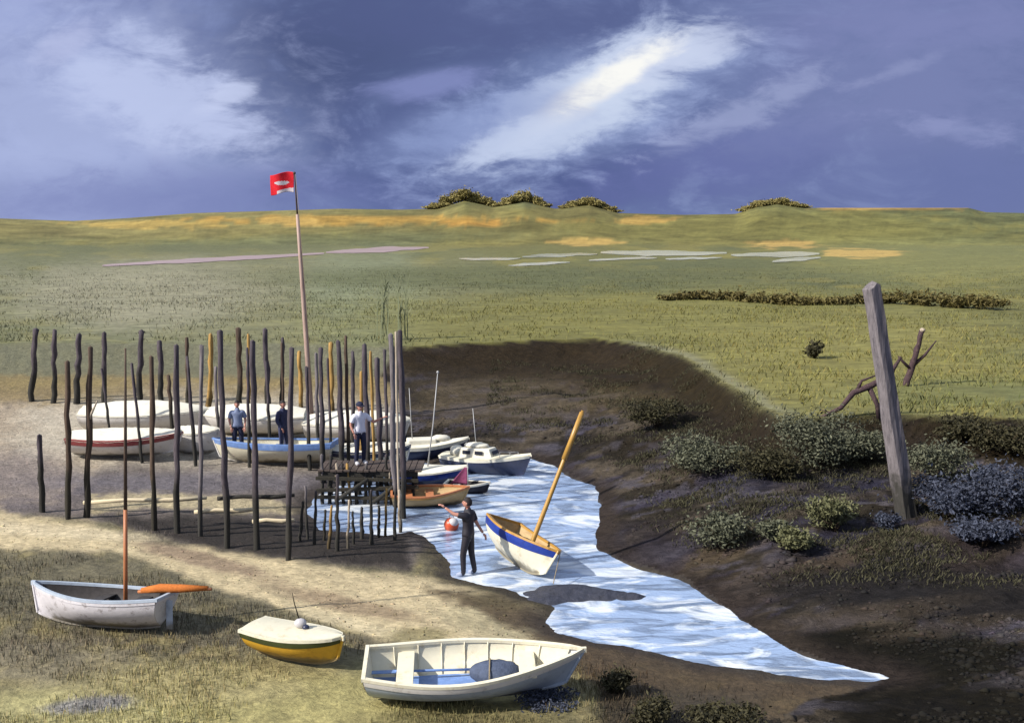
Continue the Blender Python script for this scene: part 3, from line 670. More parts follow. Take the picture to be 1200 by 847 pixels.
# lighter tidal lattice of short stakes in front of it
GJ = "tall piles round the jetty"
for (xb, xt, yt, w, mt, d, lb) in [(374,376,408,8,'post',31.9,"slim dark pile at the left back corner of the jetty"),
                                 (397,396,400,9,'post',31.9,"dark pile behind the jetty left of the person in the cap"),
                                 (405,405,394,6,'postbrown',32.3,"thin brown pile behind the capped person's left shoulder"),
                                 (429,427,404,9,'post',31.9,"dark pile directly behind the person in the cap"),
                                 (444,442,420,9,'post',31.2,"dark pile by the outstretched hand on the jetty"),
                                 (436,434,412,5,'ochre',32.5,"thin ochre pile behind the jetty between two dark ones"),
                                 (460,458,392,9,'grey',29.4,"thick grey pile at the jetty corner, left of the dark corner one"),
                                 (470,469,388,9,'post',28.2,"tall dark pile at the outermost corner of the jetty")]:
    x = (xb-600)/F*d; g = gz(x, d); post(0, 0, xt, yt, w, mt, lb, GJ, "pile", base=Vector((x, d, g)))
x = (464.5-600)/F*28.0; g = gz(x, 28.0); post(0, 0, 464, 389, 4, 'pale', "thin cream strip added as a highlight between the two jetty corner piles", GJ, "pile", base=Vector((x, 28.0, g)))  # cream highlight of the corner piles, added as a thin pale strip
for i in range(14):
    px_ = 350+i*9.2+random.uniform(-2.5, 2.5); b = at_g(px_, 641-abs(i-5)*1.8+random.uniform(-5, 5)); tp = at_d(px_+random.uniform(-4, 4), random.choice((556, 570, 584, 598))+random.uniform(-6, 6), b.y)
    m = MB(); r = random.uniform(1.7, 2.6)*b.y/F; post_mesh(m, (0, 0, 0), tp-b, r, r*.7); o = m.build("stake", M[['post', 'grey', 'post', 'postbrown', 'ochre', 'post', 'pale'][i % 7]], None); o.location = b
    tag(o, f"short mooring stake in the mud before the jetty, {ordn[i]} from left", "stake", "stakes in the mud before the jetty")
# thin reed stems growing behind the corner pile
rb = at_g(466, 398); t = empty("reed_clump", rb); tag(t, "tall pale green reed stems rising behind the jetty corner pile", "reed")
for k in range(14):
    m = MB(); x0 = random.uniform(-1.1, .6); h = random.uniform(2.2, 3.7); x1 = x0+random.uniform(-.2, .2)
    m.tube([(x0, random.uniform(-.3, .3), -.1), (x1, 0, h*.6), (x0+random.uniform(-.5, .5), 0, h)], [.03, .026, .012], 4)
    for q in range(7):
        z0 = h*random.uniform(.15, .8); dx = random.uniform(-.3, .3); m.add([(x1, 0, z0), (x1+dx*.5, random.uniform(-.1, .1), z0+.3), (x1+dx, 0, z0+.45), (x1+dx*.4, .03, z0+.22)], [(0, 1, 2, 3)])
    m.build("stem", LEAF['reed'], t, smooth=False)

# big leaning post and its dead wood ------------------------------------
pb = at_g(1062, 606); ptop = at_d(1021, 334, pb.y)
def leaning_post():
    q = ptop-pb; m = MB(); K = 14; vs = []; fs = []
    a = R(24); ca, sa = math.cos(a), math.sin(a)
    w0, w1 = .185, .145
    for i in range(K+2):
        u = max(0, (i-1)/K); c = q*u if i else -q.normalized()*.6
        w = w0+(w1-w0)*u
        prof = [(-1, -1), (-.3, -1.06), (.35, -.98), (1, -1), (1.05, 0), (1, 1), (0, 1.03), (-1, 1), (-1.04, .1)]
        for (x, y) in prof:
            x += random.uniform(-.06, .06); y += random.uniform(-.06, .06)
            vs.append(c+Vector(((x*ca-y*sa)*w, (x*sa+y*ca)*w, (random.uniform(-.06, .06)+(.05*x if i == K+1 else 0)) if i == K+1 else 0)))
    n = 9
    for i in range(K+1):
        for k in range(n): fs.append((i*n+k, i*n+(k+1) % n, (i+1)*n+(k+1) % n, (i+1)*n+k))
    fs.append(tuple((K+1)*n+k for k in range(n)))
    m.add(vs, fs); o = m.build("post", M['grey'], None, smooth=False, bevel=.015); o.location = pb
    tag(o, "big square silver grey timber post leaning left on the right hand bank", "post")
leaning_post()
sb = at_g(1062, 452); st_ = at_d(1081, 386, sb.y)
o, b, tp = post(1062, 452, 1080, 388, 10, 'bark', "broken snag of dark wood with a pale top behind the leaning post", None, name="tree_stump", base=sb, taper=.7)
o['category'] = "stump"
m = MB(); q = tp-b; m.ball(q+Vector((.02, -.02, .03)), (.10, .10, .08), 9, 6, .4); cp = m.build("broken_top", M['pale'], o); cp['label'] = "pale splintered top"
m = MB(); m.tube([q*.35, q*.55+Vector((.35, 0, .02)), q*.8+Vector((.62, 0, .05))], [.08, .05, .02], 6); m.tube([q*.3, q*.42+Vector((-.35, 0, .05)), q*.5+Vector((-.6, -.1, .1))], [.06, .05, .02], 6); m.build("limb", M['bark'], o)
db = at_g(985, 490); ds = db.y/F
t = empty("dead_branch", db); tag(t, "gnarled dead branch arching left behind the leaning post", "branch")
m = MB()
def D(px, py, oy=0): p = at_d(px, py, db.y+oy); return p-db
m.tube([D(955,492), D(985,478), D(1000,460), D(1020,452), D(1042,440), D(1056,418)], [.04, .07, .09, .10, .08, .04], 7)
m.build("limb", M['bark'], t)
for pp, rr in (([D(1004,458), D(1010,446), D(1026,440)], [.06, .04, .02]), ([D(1018,453), D(1028,474), D(1030,490)], [.08, .07, .07]), ([D(985,478), D(976,484), D(962,480)], [.05, .03, .012])):
    m = MB(); m.tube(pp, rr, 6); m.build("twig", M['bark'], t)

# ------------------------------------------------------------------ boats
class Hull:
    def __init__(s, L, B, D, bow=.18, stern=.06, rake=.25, transom=.78, srake=.08, full=.75, p=2.4):
        s.L, s.B, s.D, s.bow, s.stern, s.rake, s.tr, s.sr, s.full, s.p = L, B, D, bow, stern, rake, transom, srake, full, p
    def half(s, u):
        if u < .42: return s.B/2*(s.tr+(1-s.tr)*math.sin(u/.42*math.pi/2))
        return s.B/2*max(0.0, math.cos((u-.42)/.58*math.pi/2))**s.full
    def sheer(s, u): return s.D+s.bow*max(0, (u-.35)/.65)**2+s.stern*max(0, (.35-u)/.35)**2
    def keel(s, u): return .30*s.D*max(0, (u-.55)/.45)**2.6+.12*s.D*max(0, (.3-u)/.3)**2
    def P(s, u, v, side, off=0, zoff=0):
        zk, zs = s.keel(u), s.sheer(u); b = s.half(u)
        p = s.p-(s.p-1.25)*max(0, (u-.6)/.4)
        y = b*(1-(1-v)**p); z = zk+(zs-zk)*v
        x = (u-.5)*s.L+s.rake*v*u**5-s.sr*v*(1-u)**6
        return Vector((x, side*max(0.0, y+off), z+zoff))
US = [i/22 for i in range(23)]
def strip(h, v0, v1, off0=0.0, off1=0.0, nv=5, ins=False, u0=0, u1=1.0):
    m = MB()
    us = [u for u in US if u0-1e-6 <= u <= u1+1e-6]
    for side in (1, -1):
        vs = []; fs = []
        for u in us:
            for j in range(nv+1):
                t = j/nv; vs.append(h.P(u, v0+(v1-v0)*t, side, off0+(off1-off0)*t))
        for i in range(len(us)-1):
            for j in range(nv):
                f = (i*(nv+1)+j, (i+1)*(nv+1)+j, (i+1)*(nv+1)+j+1, i*(nv+1)+j+1)
                fs.append(f if (side == -1) != ins else f[::-1])
        m.add(vs, fs)
    return m
def transom_mesh(h, v0, v1, off=0.0, dx=-.004, n=8):
    m = MB(); vs = []; fs = []
    for j in range(n+1):
        v = v0+(v1-v0)*j/n
        for side in (-1, -.5, 0, .5, 1):
            p = h.P(0, v, 1, off); vs.append(Vector((p.x+dx, p.y*side, p.z)))
    for j in range(n):
        for k in range(4): fs.append((j*5+k, j*5+k+1, (j+1)*5+k+1, (j+1)*5+k))
    m.add(vs, fs); return m
def boat(name, label, loc, heading, roll, pitch, h, hull_mat, band=None, band_v=.78, gun='varn', inner='bluein', seats=2, deck=None, cover=None, group=None, cat="boat", transom_mat=None, keel=True, seat_mat=None, gw=.045, lower=None):
    t = empty(name, loc); tag(t, label, cat, group)
    rot = Matrix.Rotation(heading, 4, 'Z') @ Matrix.Rotation(pitch, 4, 'Y') @ Matrix.Rotation(roll, 4, 'X')
    t.rotation_euler = rot.to_euler()
    vt = band_v if band else 1.0
    m = strip(h, 0, vt, nv=9); t2 = transom_mesh(h, 0, vt); m.add(t2.v, t2.f) if not transom_mat else None
    ho = m.build("hull", M[hull_mat], t)
    if transom_mat: t2.build("transom", M[transom_mat], t)
    if band:
        m = strip(h, vt-.01, 1.0, .010, .012, 3); t2 = transom_mesh(h, vt-.01, 1, .010, -.012); m.add(t2.v, t2.f); m.build("strake", M[band], t)
    if inner and not cover:
        m = strip(h, .30, 1.0, -.035, -.035, 6, ins=True, u1=.97)
        fl = MB(); vs = []; fs = []
        us = US[:-1]
        for u in us:
            for sd in (-1, 0, 1):
                p = h.P(u, .30, 1, -.035); vs.append((p.x, p.y*sd, p.z))
        for i in range(len(us)-1):
            for k in range(2): fs.append((i*3+k, i*3+k+1, (i+1)*3+k+1, (i+1)*3+k))
        t3 = transom_mesh(h, .30, 1, -.035, .03); m.add(t3.v, t3.f); m.build("lining", M[inner], t)
        fl.add(vs, fs); fl.build("floor", M[seat_mat or inner], t)
        for k in range(seats):
            u = .22+k*.30; p = h.P(u, .74, 1, -.03)
            b = MB(); b.box((p.x, 0, p.z), (.22, 2*p.y, .03)); b.build("thwart", M[seat_mat or gun], t, smooth=False, bevel=.006)
        for k in range(9):
            pass
    # gunwale capping
    m = MB(); g = gw
    for side in (1, -1):
        vs = []; fs = []
        for u in US:
            p = h.P(u, 1, side); n_ = side
            for (dy, dz) in ((.016, -.035), (.016, .014), (-g, .014), (-g, -.035)):
                vs.append((p.x, n_*max(.0, abs(p.y)+dy), p.z+dz))
        for i in range(len(US)-1):
            for k in range(4):
                f = (i*4+k, i*4+(k+1) % 4, (i+1)*4+(k+1) % 4, (i+1)*4+k); fs.append(f if side == 1 else f[::-1])
        m.add(vs, fs)
    p = h.P(0, 1, 1); m.box((p.x+.008, 0, p.z-.012), (.06, 2*p.y+.03, .055))
    p = h.P(1, 1, 1); m.box((p.x-.01, 0, p.z-.02), (.09, .05, .08))
    m.build("gunwale", M[gun], t, smooth=False)
    if deck:
        cam_ = .03 if name == 'rowing_dinghy' else .07
        m = MB(); vs = []; fs = []; us = [u for u in US if deck[0] <= u <= deck[1]]
        for u in us:
            for k in range(7):
                w = -1+k/3; q = h.P(u, 1, 1, -.02); vs.append((q.x, q.y*w, q.z+.016+cam_*(1-w*w)))
        for i in range(len(us)-1):
            for k in range(6): fs.append((i*7+k, (i+1)*7+k, (i+1)*7+k+1, i*7+k+1))
        # aft edge of the deck
        q = h.P(us[0], 1, 1, -.02)
        m.add(vs, fs); m.add([(q.x, q.y*(-1+k/3), q.z+.016+cam_*(1-(-1+k/3)**2)) for k in range(7)]+[(q.x, q.y*(-1+k/3), q.z-.06) for k in range(7)], [(k, k+1, k+8, k+7) for k in range(6)])
        m.build("deck", M[deck[2]], t)
    if cover:
        m = MB(); vs = []; fs = []
        for u in US:
            for k in range(11):
                w = -1+k/5; q = h.P(u, 1, 1, .022); hh = cover[1]*(math.sin(math.pi*min(1, max(0, u*.9+.08))))**.6
                vs.append((q.x, q.y*w, q.z-.03+.04*(1-abs(w))+hh*(1-abs(w)**1.7)+random.uniform(-.015, .015)))
        for i in range(len(US)-1):
            for k in range(10): fs.append((i*11+k, (i+1)*11+k, (i+1)*11+k+1, i*11+k+1))
        m.add(vs, fs); n0 = len(m.v)
        q = [vs[k] for k in range(11)]; m.add(q+[(h.P(0, 1, 1).x, 0, h.P(0, 1, 1).z-.03)], [(k+1, k, 11) for k in range(10)])
        m.build("cover", M[cover[0]], t)
    if keel:
        m = MB(); vs = []; fs = []
        for u in US:
            q = h.P(u, 0, 1); 
            for (dy, dz) in ((.016, .03), (.016, -.022), (-.016, -.022), (-.016, .03)): vs.append((q.x, dy, q.z+dz))
        q0 = len(vs)
        for i in range(len(US)-1):
            for k in range(4): fs.append((i*4+k, (i+1)*4+k, (i+1)*4+(k+1) % 4, i*4+(k+1) % 4))
        fs += [(0, 1, 2, 3), (q0-4, q0-1, q0-2, q0-3)]
        for j in range(7):
            pass
        m.add(vs, fs)
        st = [h.P(1, j/8, 1) for j in range(9)]; m.tube([(a.x+.012, 0, a.z) for a in st], .028, 6)
        m.build("keel", M[lower or hull_mat], t, smooth=False)
    return t
def put(px, py, dz=0.0): p = at_g(px, py); p.z += dz; return p

# left beached boat, white scuffed, mast and orange boom ----------------
h = Hull(2.45, 1.12, .60, .14, .05, .10, .74, .16)
lp = put(116, 737, .06)
b1 = boat("sailing_dinghy", "scuffed white sailing dinghy with an orange mast and boom beached at the left", lp, R(168), R(5), R(1), h, 'scuff', band='scuff', band_v=.86, gun='bluegrey', inner='darkin', seats=2, transom_mat='white', seat_mat='darkin', group="beached boats on the foreshore")
inv = b1.rotation_euler.to_matrix().inverted()
def loc(p, o, inv_): return inv_ @ (Vector(p)-Vector(o))
mt = loc(at_d(147, 408, lp.y), lp, inv); mb_ = loc(at_d(147, 700, lp.y), lp, inv)
m = MB(); mid = mb_.lerp(mt, .36); m.tube([mb_+Vector((0, 0, -.3)), mid], [.040, .036], 8); m.build("mast", M['orange'], b1)
m = MB(); m.tube([mid, mid.lerp(mt, .5), mt], [.033, .028, .016], 8); tm = m.build("topmast", M['postbrown'], b1); tm['label'] = "thin dark upper mast"
bs = loc(at_d(162, 693, lp.y-.05), lp, inv); be = loc(at_d(248, 690, lp.y-.25), lp, inv)
m = MB(); m.tube([bs, be], [.03, .026], 8); m.build("boom", M['orange'], b1)
m = MB(); m.tube([bs.lerp(be, .05)+Vector((0, 0, .02)), bs.lerp(be, .3)+Vector((0, 0, .045)), bs.lerp(be, .6)+Vector((0, 0, .03)), bs.lerp(be, .95)+Vector((0, 0, .02))], [.05, .085, .075, .04], 9); m.build("furled_sail", M['orangecloth'], b1)
q = h.P(0, .5, 1); m = MB(); m.box((q.x-.10, 0, .28), (.12, .03, .52)); m.build("rudder", M['bluegrey'], b1, smooth=False, bevel=.008)

# yellow dinghy -----------------------------------------------------------
h = Hull(1.55, .88, .48, .05, .03, .10, .86, .10, .5)
yp = put(348, 777, .05)
b2 = boat("rowing_dinghy", "small yellow dinghy with a cream deck and dark green stripe", yp, R(-22), R(-2), R(0), h, 'yellow', band='green', band_v=.74, gun='cream', inner='darkin', seats=1, deck=(.0, 1.0, 'cream'), group="beached boats on the foreshore", gw=.06, lower='yellow')
# dan buoy on the deck
dp = yp+Vector((.05, .12, .50)); t = empty("marker_buoy", dp); tag(t, "white marker buoy with a thin cane lying on the yellow dinghy's deck", "buoy")
m = MB(); m.ball((0, 0, .10), (.105, .085, .085), 16, 10); m.build("float", M['buoyw'], t)
m = MB(); m.ball((.10, -.05, .045), (.06, .06, .05), 12, 8); m.build("weight", M['navy'], t)
m = MB(); m.tube([(.0, 0, .1), (-.1, .02, .45), (-.13, .03, .62)], [.012, .010, .006], 6); m.build("cane", M['postbrown'], t)

# white dinghy in front ---------------------------------------------------
h = Hull(2.98, 1.36, .60, .16, .06, .30, .70, .10)
wp = put(550, 819, .05)
b3 = boat("open_dinghy", "open white dinghy with a pale blue inside, nearest on the foreshore", wp, R(3), R(9), R(-1), h, 'bluegrey', band='white', band_v=.80, gun='cream', inner='cream', seats=0, seat_mat='bluein', group="beached boats on the foreshore", gw=.055)  # blue-grey hull colour paints in the shade on the white boat's near side
q = h.P(0, .55, 1); m = MB(); m.box((q.x-.05, 0, q.z), (.05, .04, .40)); m.build("rudder", M['bronze'], b3, smooth=False, bevel=.006)
for u, lab in ((.18, None), (.78, None)):
    p = h.P(u, .78, 1, -.03); m = MB(); m.box((p.x, 0, p.z), (.26, 2*p.y, .035)); m.build("thwart", M['cream'], b3, smooth=False, bevel=.006)
# ribs inside
for k in range(7):
    u = .12+k*.12
    for side in (1, -1):
        m = MB(); m.tube([h.P(u, v, side, -.05) for v in (.32, .5, .7, .85, .97)], .012, 5); m.build("rib", M['cream'], b3)
tb = wp+Vector((.42, .05, .24)); t = empty("sack", tb); tag(t, "slate grey tarpaulin bundle lying in the open white dinghy", "bundle")
m = MB(); m.ball((0, 0, .12), (.42, .26, .19), 22, 14, .10); m.build("bundle_cloth", M['tarp'], t)
m = MB(); m.tube([(-.1+.0*math.cos(a), .28*math.cos(a), .12+.2*math.sin(a)) for a in [i*6.283/18 for i in range(19)]], .012, 5); m.build("lashing", M['rope'], t)
# oar lying along the boat
od = wp+Vector((-.55, .12, .30)); t = empty("oar", od); tag(t, "pale blue oar lying along the inside of the open white dinghy", "oar")
m = MB(); m.tube([(-.62, -.02, .06), (.75, .1, .05)], .02, 7); m.build("shaft", M['bluein'], t)
m = MB(); m.box((-.80, -.045, .06), (.42, .11, .018), Matrix.Rotation(R(6), 3, 'Z')); m.build("blade", M['bluein'], t, smooth=False, bevel=.006)

# the blue banded boat with leaning ochre mast ------------------------------
h = Hull(2.1, 1.25, .70, .08, .05, .16, .80, .08, .62, 2.2)
mp_ = at_g(608, 684); mp_.z = max(mp_.z, 0)-.04
mp_ = at_z(606, 672, .0)
b4 = boat("mooring_boat", "cream boat with a cobalt blue band and leaning ochre mast at the creek edge", mp_+Vector((0, .45, .05)), R(-60), R(-22), R(5), h, 'cream', band='blue', band_v=.70, gun='varn', inner='tan', seats=2, seat_mat='darkin', gw=.06, lower='cream')
inv = b4.rotation_euler.to_matrix().inverted(); o4 = Vector(b4.location)
ma = loc(at_d(625, 632, o4.y+.1), o4, inv); mz = loc(at_d(683, 481, o4.y+.55), o4, inv)
m = MB(); m.tube([ma+(ma-mz).normalized()*.45, ma, ma.lerp(mz, .5), mz], [.062, .058, .05, .036], 9); m.build("mast", M['mastw'], b4)
m = MB(); q_ = ma.lerp(mz, .62); m.tube([q_, ma.lerp(mz, .985)], [.066, .058], 9); mm = m.build("furled_sail", M['mastw'], b4)
m = MB(); m.tube([h.P(.9, 1, 1)*1.0, h.P(1, 1, 1)+Vector((.5, -.2, -.6))], .010, 5); m.build("painter", M['rope'], b4)

# boats moored in the creek behind --------------------------------------------
GM = "boats moored in the creek"
h = Hull(3.6, 1.4, .80, .26, .06, .34, .8, .06)
p = at_z(563, 553, 0); p.z = -.16
b5 = boat("cabin_boat", "navy hulled cabin boat with white deckhouse moored at the creek bend", p+Vector((.12, -.1, .04)), R(-24), R(-2), R(-1), h, 'navy', band='cover', band_v=.86, gun='cream', inner='cover', seats=0, deck=(.0, 1.0, 'cream'), group=GM, lower='navy')
b5.scale = (.74,)*3
m = MB(); zc = h.sheer(.5)
cab = [(-1.0, -.46), (-1.0, .46), (.55, .40), (.55, -.40)]
m.add([(x, y, zc+.03) for x, y in cab]+[(x*.92-(.12 if x > 0 else 0), y*.86, zc+.42) for x, y in cab], [(0, 1, 5, 4), (1, 2, 6, 5), (2, 3, 7, 6), (3, 0, 4, 7), (4, 5, 6, 7)])
cb = m.build("cabin", M['cover'], b5, smooth=False, bevel=.03)
for sx, ww in ((-.62, .36), (-.05, .36)):
    m = MB(); m.box((sx, -.435, zc+.25), (ww, .03, .15), Matrix.Rotation(R(-9), 3, 'X')); m.build("window", M['dark'], cb, smooth=False, bevel=.008)
m = MB(); m.box((.515, 0, zc+.26), (.03, .55, .16), Matrix.Rotation(R(-22), 3, 'Y')); m.build("window", M['dark'], cb, smooth=False, bevel=.008)
m = MB(); m.ball((-.35, 0, zc+.50), (.55, .32, .13), 16, 9, .16); m.build("folded_canopy", M['cover'], b5)
m = MB(); m.ball((-1.2, -.1, zc+.22), (.32, .36, .24), 14, 9, .2); m.build("sail_bundle", M['cover'], b5)
m = MB(); m.tube([(-.35, 0, zc+.3), (-.52, 0, zc+2.05)], [.022, .014], 6); m.build("mast", M['steel'], b5)
m = MB()
for (x, y) in ((.9, -.38), (1.3, -.24), (1.6, -.08)): m.tube([(x, y, zc+.1), (x, y, zc+.34)], .012, 5)
m.tube([(.9, -.38, zc+.34), (1.3, -.24, zc+.34), (1.6, -.08, zc+.36)], .012, 5); m.build("rail", M['steel'], b5)

h = Hull(3.0, 1.25, .72, .18, .06, .25, .8, .06)
p = at_z(496, 546, 0); p = Vector((p.x-.05, p.y+1.0, -.12))
b6 = boat("moored_yacht", "dark hulled white decked yacht with a thin mast, behind the cabin boat's stern", p, R(12), 0, 0, h, 'navy', band='cover', band_v=.84, gun='cream', inner='cover', seats=0, deck=(0, 1, 'cover'), group=GM, lower='navy')
b6.scale = (.85,)*3
m = MB(); m.box((-.1, 0, .86), (1.1, .62, .24)); m.build("cabin", M['cover'], b6, smooth=False, bevel=.05)
m = MB(); m.ball((.65, 0, .95), (.4, .2, .14), 12, 8, .2); m.build("sail_bundle", M['cover'], b6)
mt6 = at_d(480, 437, p.y)
m = MB(); m.tube([(-.45, 0, .8), (-.55, 0, 2.95)], [.02, .012], 6); m.build("mast", M['steel'], b6)

h = Hull(2.1, 1.0, .52, .12, .04, .18, .78, .06)
p = at_z(500, 567, 0); p.z = -.08
b7 = boat("small_sailing_boat", "blue hulled small sailing boat with white top and a tall white mast by the jetty", p, R(-8), R(4), 0, h, 'navy', band='blue', band_v=.6, gun='cover', inner='cover', seats=1, deck=(.45, 1, 'cover'), group=GM, gw=.1, lower='navy')
inv = b7.rotation_euler.to_matrix().inverted(); a_ = loc(at_d(500, 556, p.y), p, inv); z_ = loc(at_d(513, 436, p.y+.2), p, inv)
m = MB(); m.tube([a_, a_.lerp(z_, .5)+Vector((.03, 0, 0)), z_], [.026, .02, .014], 6); m.ball(z_, .04, 8, 6); m.build("mast", M['steel'], b7)

h = Hull(1.15, .62, .30, .08, .02, .10, .78, .04)
p = at_z(547, 577, 0); p.z = -.03
b8 = boat("toy_sized_dinghy", "tiny black dinghy with a magenta sail beside the cabin boat", p, R(-14), R(2), 0, h, 'wetsuit', band='cover', band_v=.82, gun='cover', inner='darkin', seats=1, group=GM, gw=.03, lower='wetsuit')
b8.name = "tender_dinghy"
m = MB(); m.tube([(.05, 0, .1), (.03, 0, .92)], [.016, .010], 6); m.build("mast", M['steel'], b8)
m = MB(); n = 8; vs = []; fs = []
for i in range(n+1):
    v = i/n
    for j in range(n+1):
        u = j/n; vs.append((.02-u*.52*(1-v*.85), .07*math.sin(u*3.1)*(1-v), .26+v*.52))
for i in range(n):
    for j in range(n): fs.append((i*(n+1)+j, i*(n+1)+j+1, (i+1)*(n+1)+j+1, (i+1)*(n+1)+j))
m.add(vs, fs); m.build("sail", M['magenta'], b8, solid=.012)

h = Hull(1.9, 1.0, .46, .10, .03, .16, .8, .06)
p = at_z(502, 592, 0); p.z = -.04
b9 = boat("wooden_skiff", "tan wooden skiff afloat between the jetty and the person in black", p, R(6), R(6), 0, h, 'tan', band='varn', band_v=.84, gun='orange', inner='tan', seats=2, group=GM, gw=.05, lower='tan')

# white boats along the quay behind the posts -----------------------------------
GQ = "white boats lying along the quay"
def qboat(px0, px1, d, yb, gun, hull_mat, lab, cover=None, D=.52, hd=0, roll=R(4), band=None, deck=None, name="quay_boat", inner='darkin'):
    x0 = (px0-600)/F*d; x1 = (px1-600)/F*d; L_ = (x1-x0)
    hh = Hull(L_*.93, min(1.6, L_*.42), D, .10, .04, L_*.06, .8, .05, .62)
    z = gz((x0+x1)/2, d)
    return boat(name, lab, Vector(((x0+x1)/2, d, z+.02)), R(hd), roll, 0, hh, hull_mat, band=band, band_v=.74, gun=gun, inner=inner, seats=2, cover=cover, group=GQ, deck=deck, gw=.06, lower='white'), hh
qboat(74, 204, 33.6, 0, 'red', 'white', "white quay boat with a faded red gunwale, leftmost behind the posts", D=.66, band='red', hd=2, cover=('cover', .22))
qboat(199, 252, 34.4, 0, 'cover', 'white', "short white quay boat between the red edged boat and the blue edged boat", D=.74, hd=-6, cover=('cover', .2))
qboat(246, 392, 33.6, 0, 'bluein', 'cream', "cream quay boat with a blue gunwale carrying two people", D=.68, band='bluein', hd=178, inner='cream')
qboat(386, 476, 33.8, 0, 'navy', 'cream', "cream quay boat with a dark gunwale right of the blue edged one", D=.66, band='navy', hd=4, cover=('cover', .2))
qboat(88, 234, 37.0, 0, 'cover', 'white', "long white covered boat in the back row, behind the red edged boat", cover=('cover', .42), D=.66, hd=1, roll=0)
qboat(228, 358, 37.2, 0, 'cover', 'white', "white covered boat in the middle of the back row behind the two people", cover=('cover', .40), D=.70, hd=181, roll=0)
qboat(352, 476, 37.0, 0, 'cover', 'white', "white covered boat in the back row just right of the flagpole", cover=('cover', .42), D=.68, hd=-2, roll=0)

# buoy ---------------------------------------------------------------------------
p = at_z(529, 620, 0); t = empty("mooring_buoy", p+Vector((0, 0, .12))); tag(t, "round orange and white mooring buoy floating left of the person in black", "buoy")
m = MB(); m.ball((0, 0, 0), .19, 20, 14); m.build("float", M['buoy'], t)
m = MB(); m.ball((.05, -.07, .08), (.13, .125, .115), 14, 10); m.build("cap_patch", M['buoyw'], t)
m = MB(); m.tube([(.09*math.cos(a)*.6, 0, .21+.06*math.sin(a)) for a in [i*6.283/12 for i in range(13)]], .012, 5); m.build("ring", M['steel'], t)
# dark wet lumps in the creek
for px_, py_, rx, lab in ((708, 697, .62, "dark weedy mud lump in the creek, right of the leaning masted boat"), (672, 694, .95, "long dark mud shoal just right of the cobalt banded boat"), (735, 699, .40, "small dark mud lump at the right end of the larger one in the creek"), (640, 703, .55, "dark muddy lump at the stem of the cobalt banded boat")):
    p = at_z(px_, py_, 0); t = MB(); vs = []; fs = []
    NA, NR = 40, 10
    for j in range(NR+1):
        for k in range(NA):
            a = 2*math.pi*k/NA; rr = rx*j/NR*(.72+.6*float(fbm(np.array([math.cos(a)*1.6+px_]), np.array([math.sin(a)*1.6]), 3)[0]))
            X, Y = rr*math.cos(a)*1.1, rr*math.sin(a)*.62; vs.append((X, Y, (.11*(1-(j/NR)**2)-.03)+.09*(float(fbm(np.array([X*5+px_]), np.array([Y*5]), 5)[0])-.5)*(1-j/NR*.7)))
    for j in range(NR):
        for k in range(NA): fs.append((j*NA+k, (j+1)*NA+k, (j+1)*NA+(k+1) % NA, j*NA+(k+1) % NA))
    t.add(vs, fs); o = t.build("mud_lump", M['rock'], None); o.location = p; tag(o, lab, "mud lump", "mud lumps in the creek")

# ------------------------------------------------------------------ people
def skin_mesh(verts, edges, radii, root=0, sub=2):
    me = bpy.data.meshes.new("tmp"); me.from_pydata([tuple(v) for v in verts], edges, []); o = bpy.data.objects.new("tmp", me); COL.objects.link(o)
    sk = o.modifiers.new("skin", 'SKIN'); sk.use_smooth_shade = True
    if not me.skin_vertices: me.skin_vertices.new()
    for i, r in enumerate(radii):
        me.skin_vertices[0].data[i].radius = r if isinstance(r, tuple) else (r, r); me.skin_vertices[0].data[i].use_root = (i == root)
    ss = o.modifiers.new("sub", 'SUBSURF'); ss.levels = sub; ss.render_levels = sub
    dg = bpy.context.evaluated_depsgraph_get(); dg.update(); ev = o.evaluated_get(dg); m2 = ev.to_mesh()
    vs = [tuple(v.co) for v in m2.vertices]; fs = [tuple(p.vertices) for p in m2.polygons]
    ev.to_mesh_clear(); bpy.data.objects.remove(o); bpy.data.meshes.remove(me)
    return vs, fs
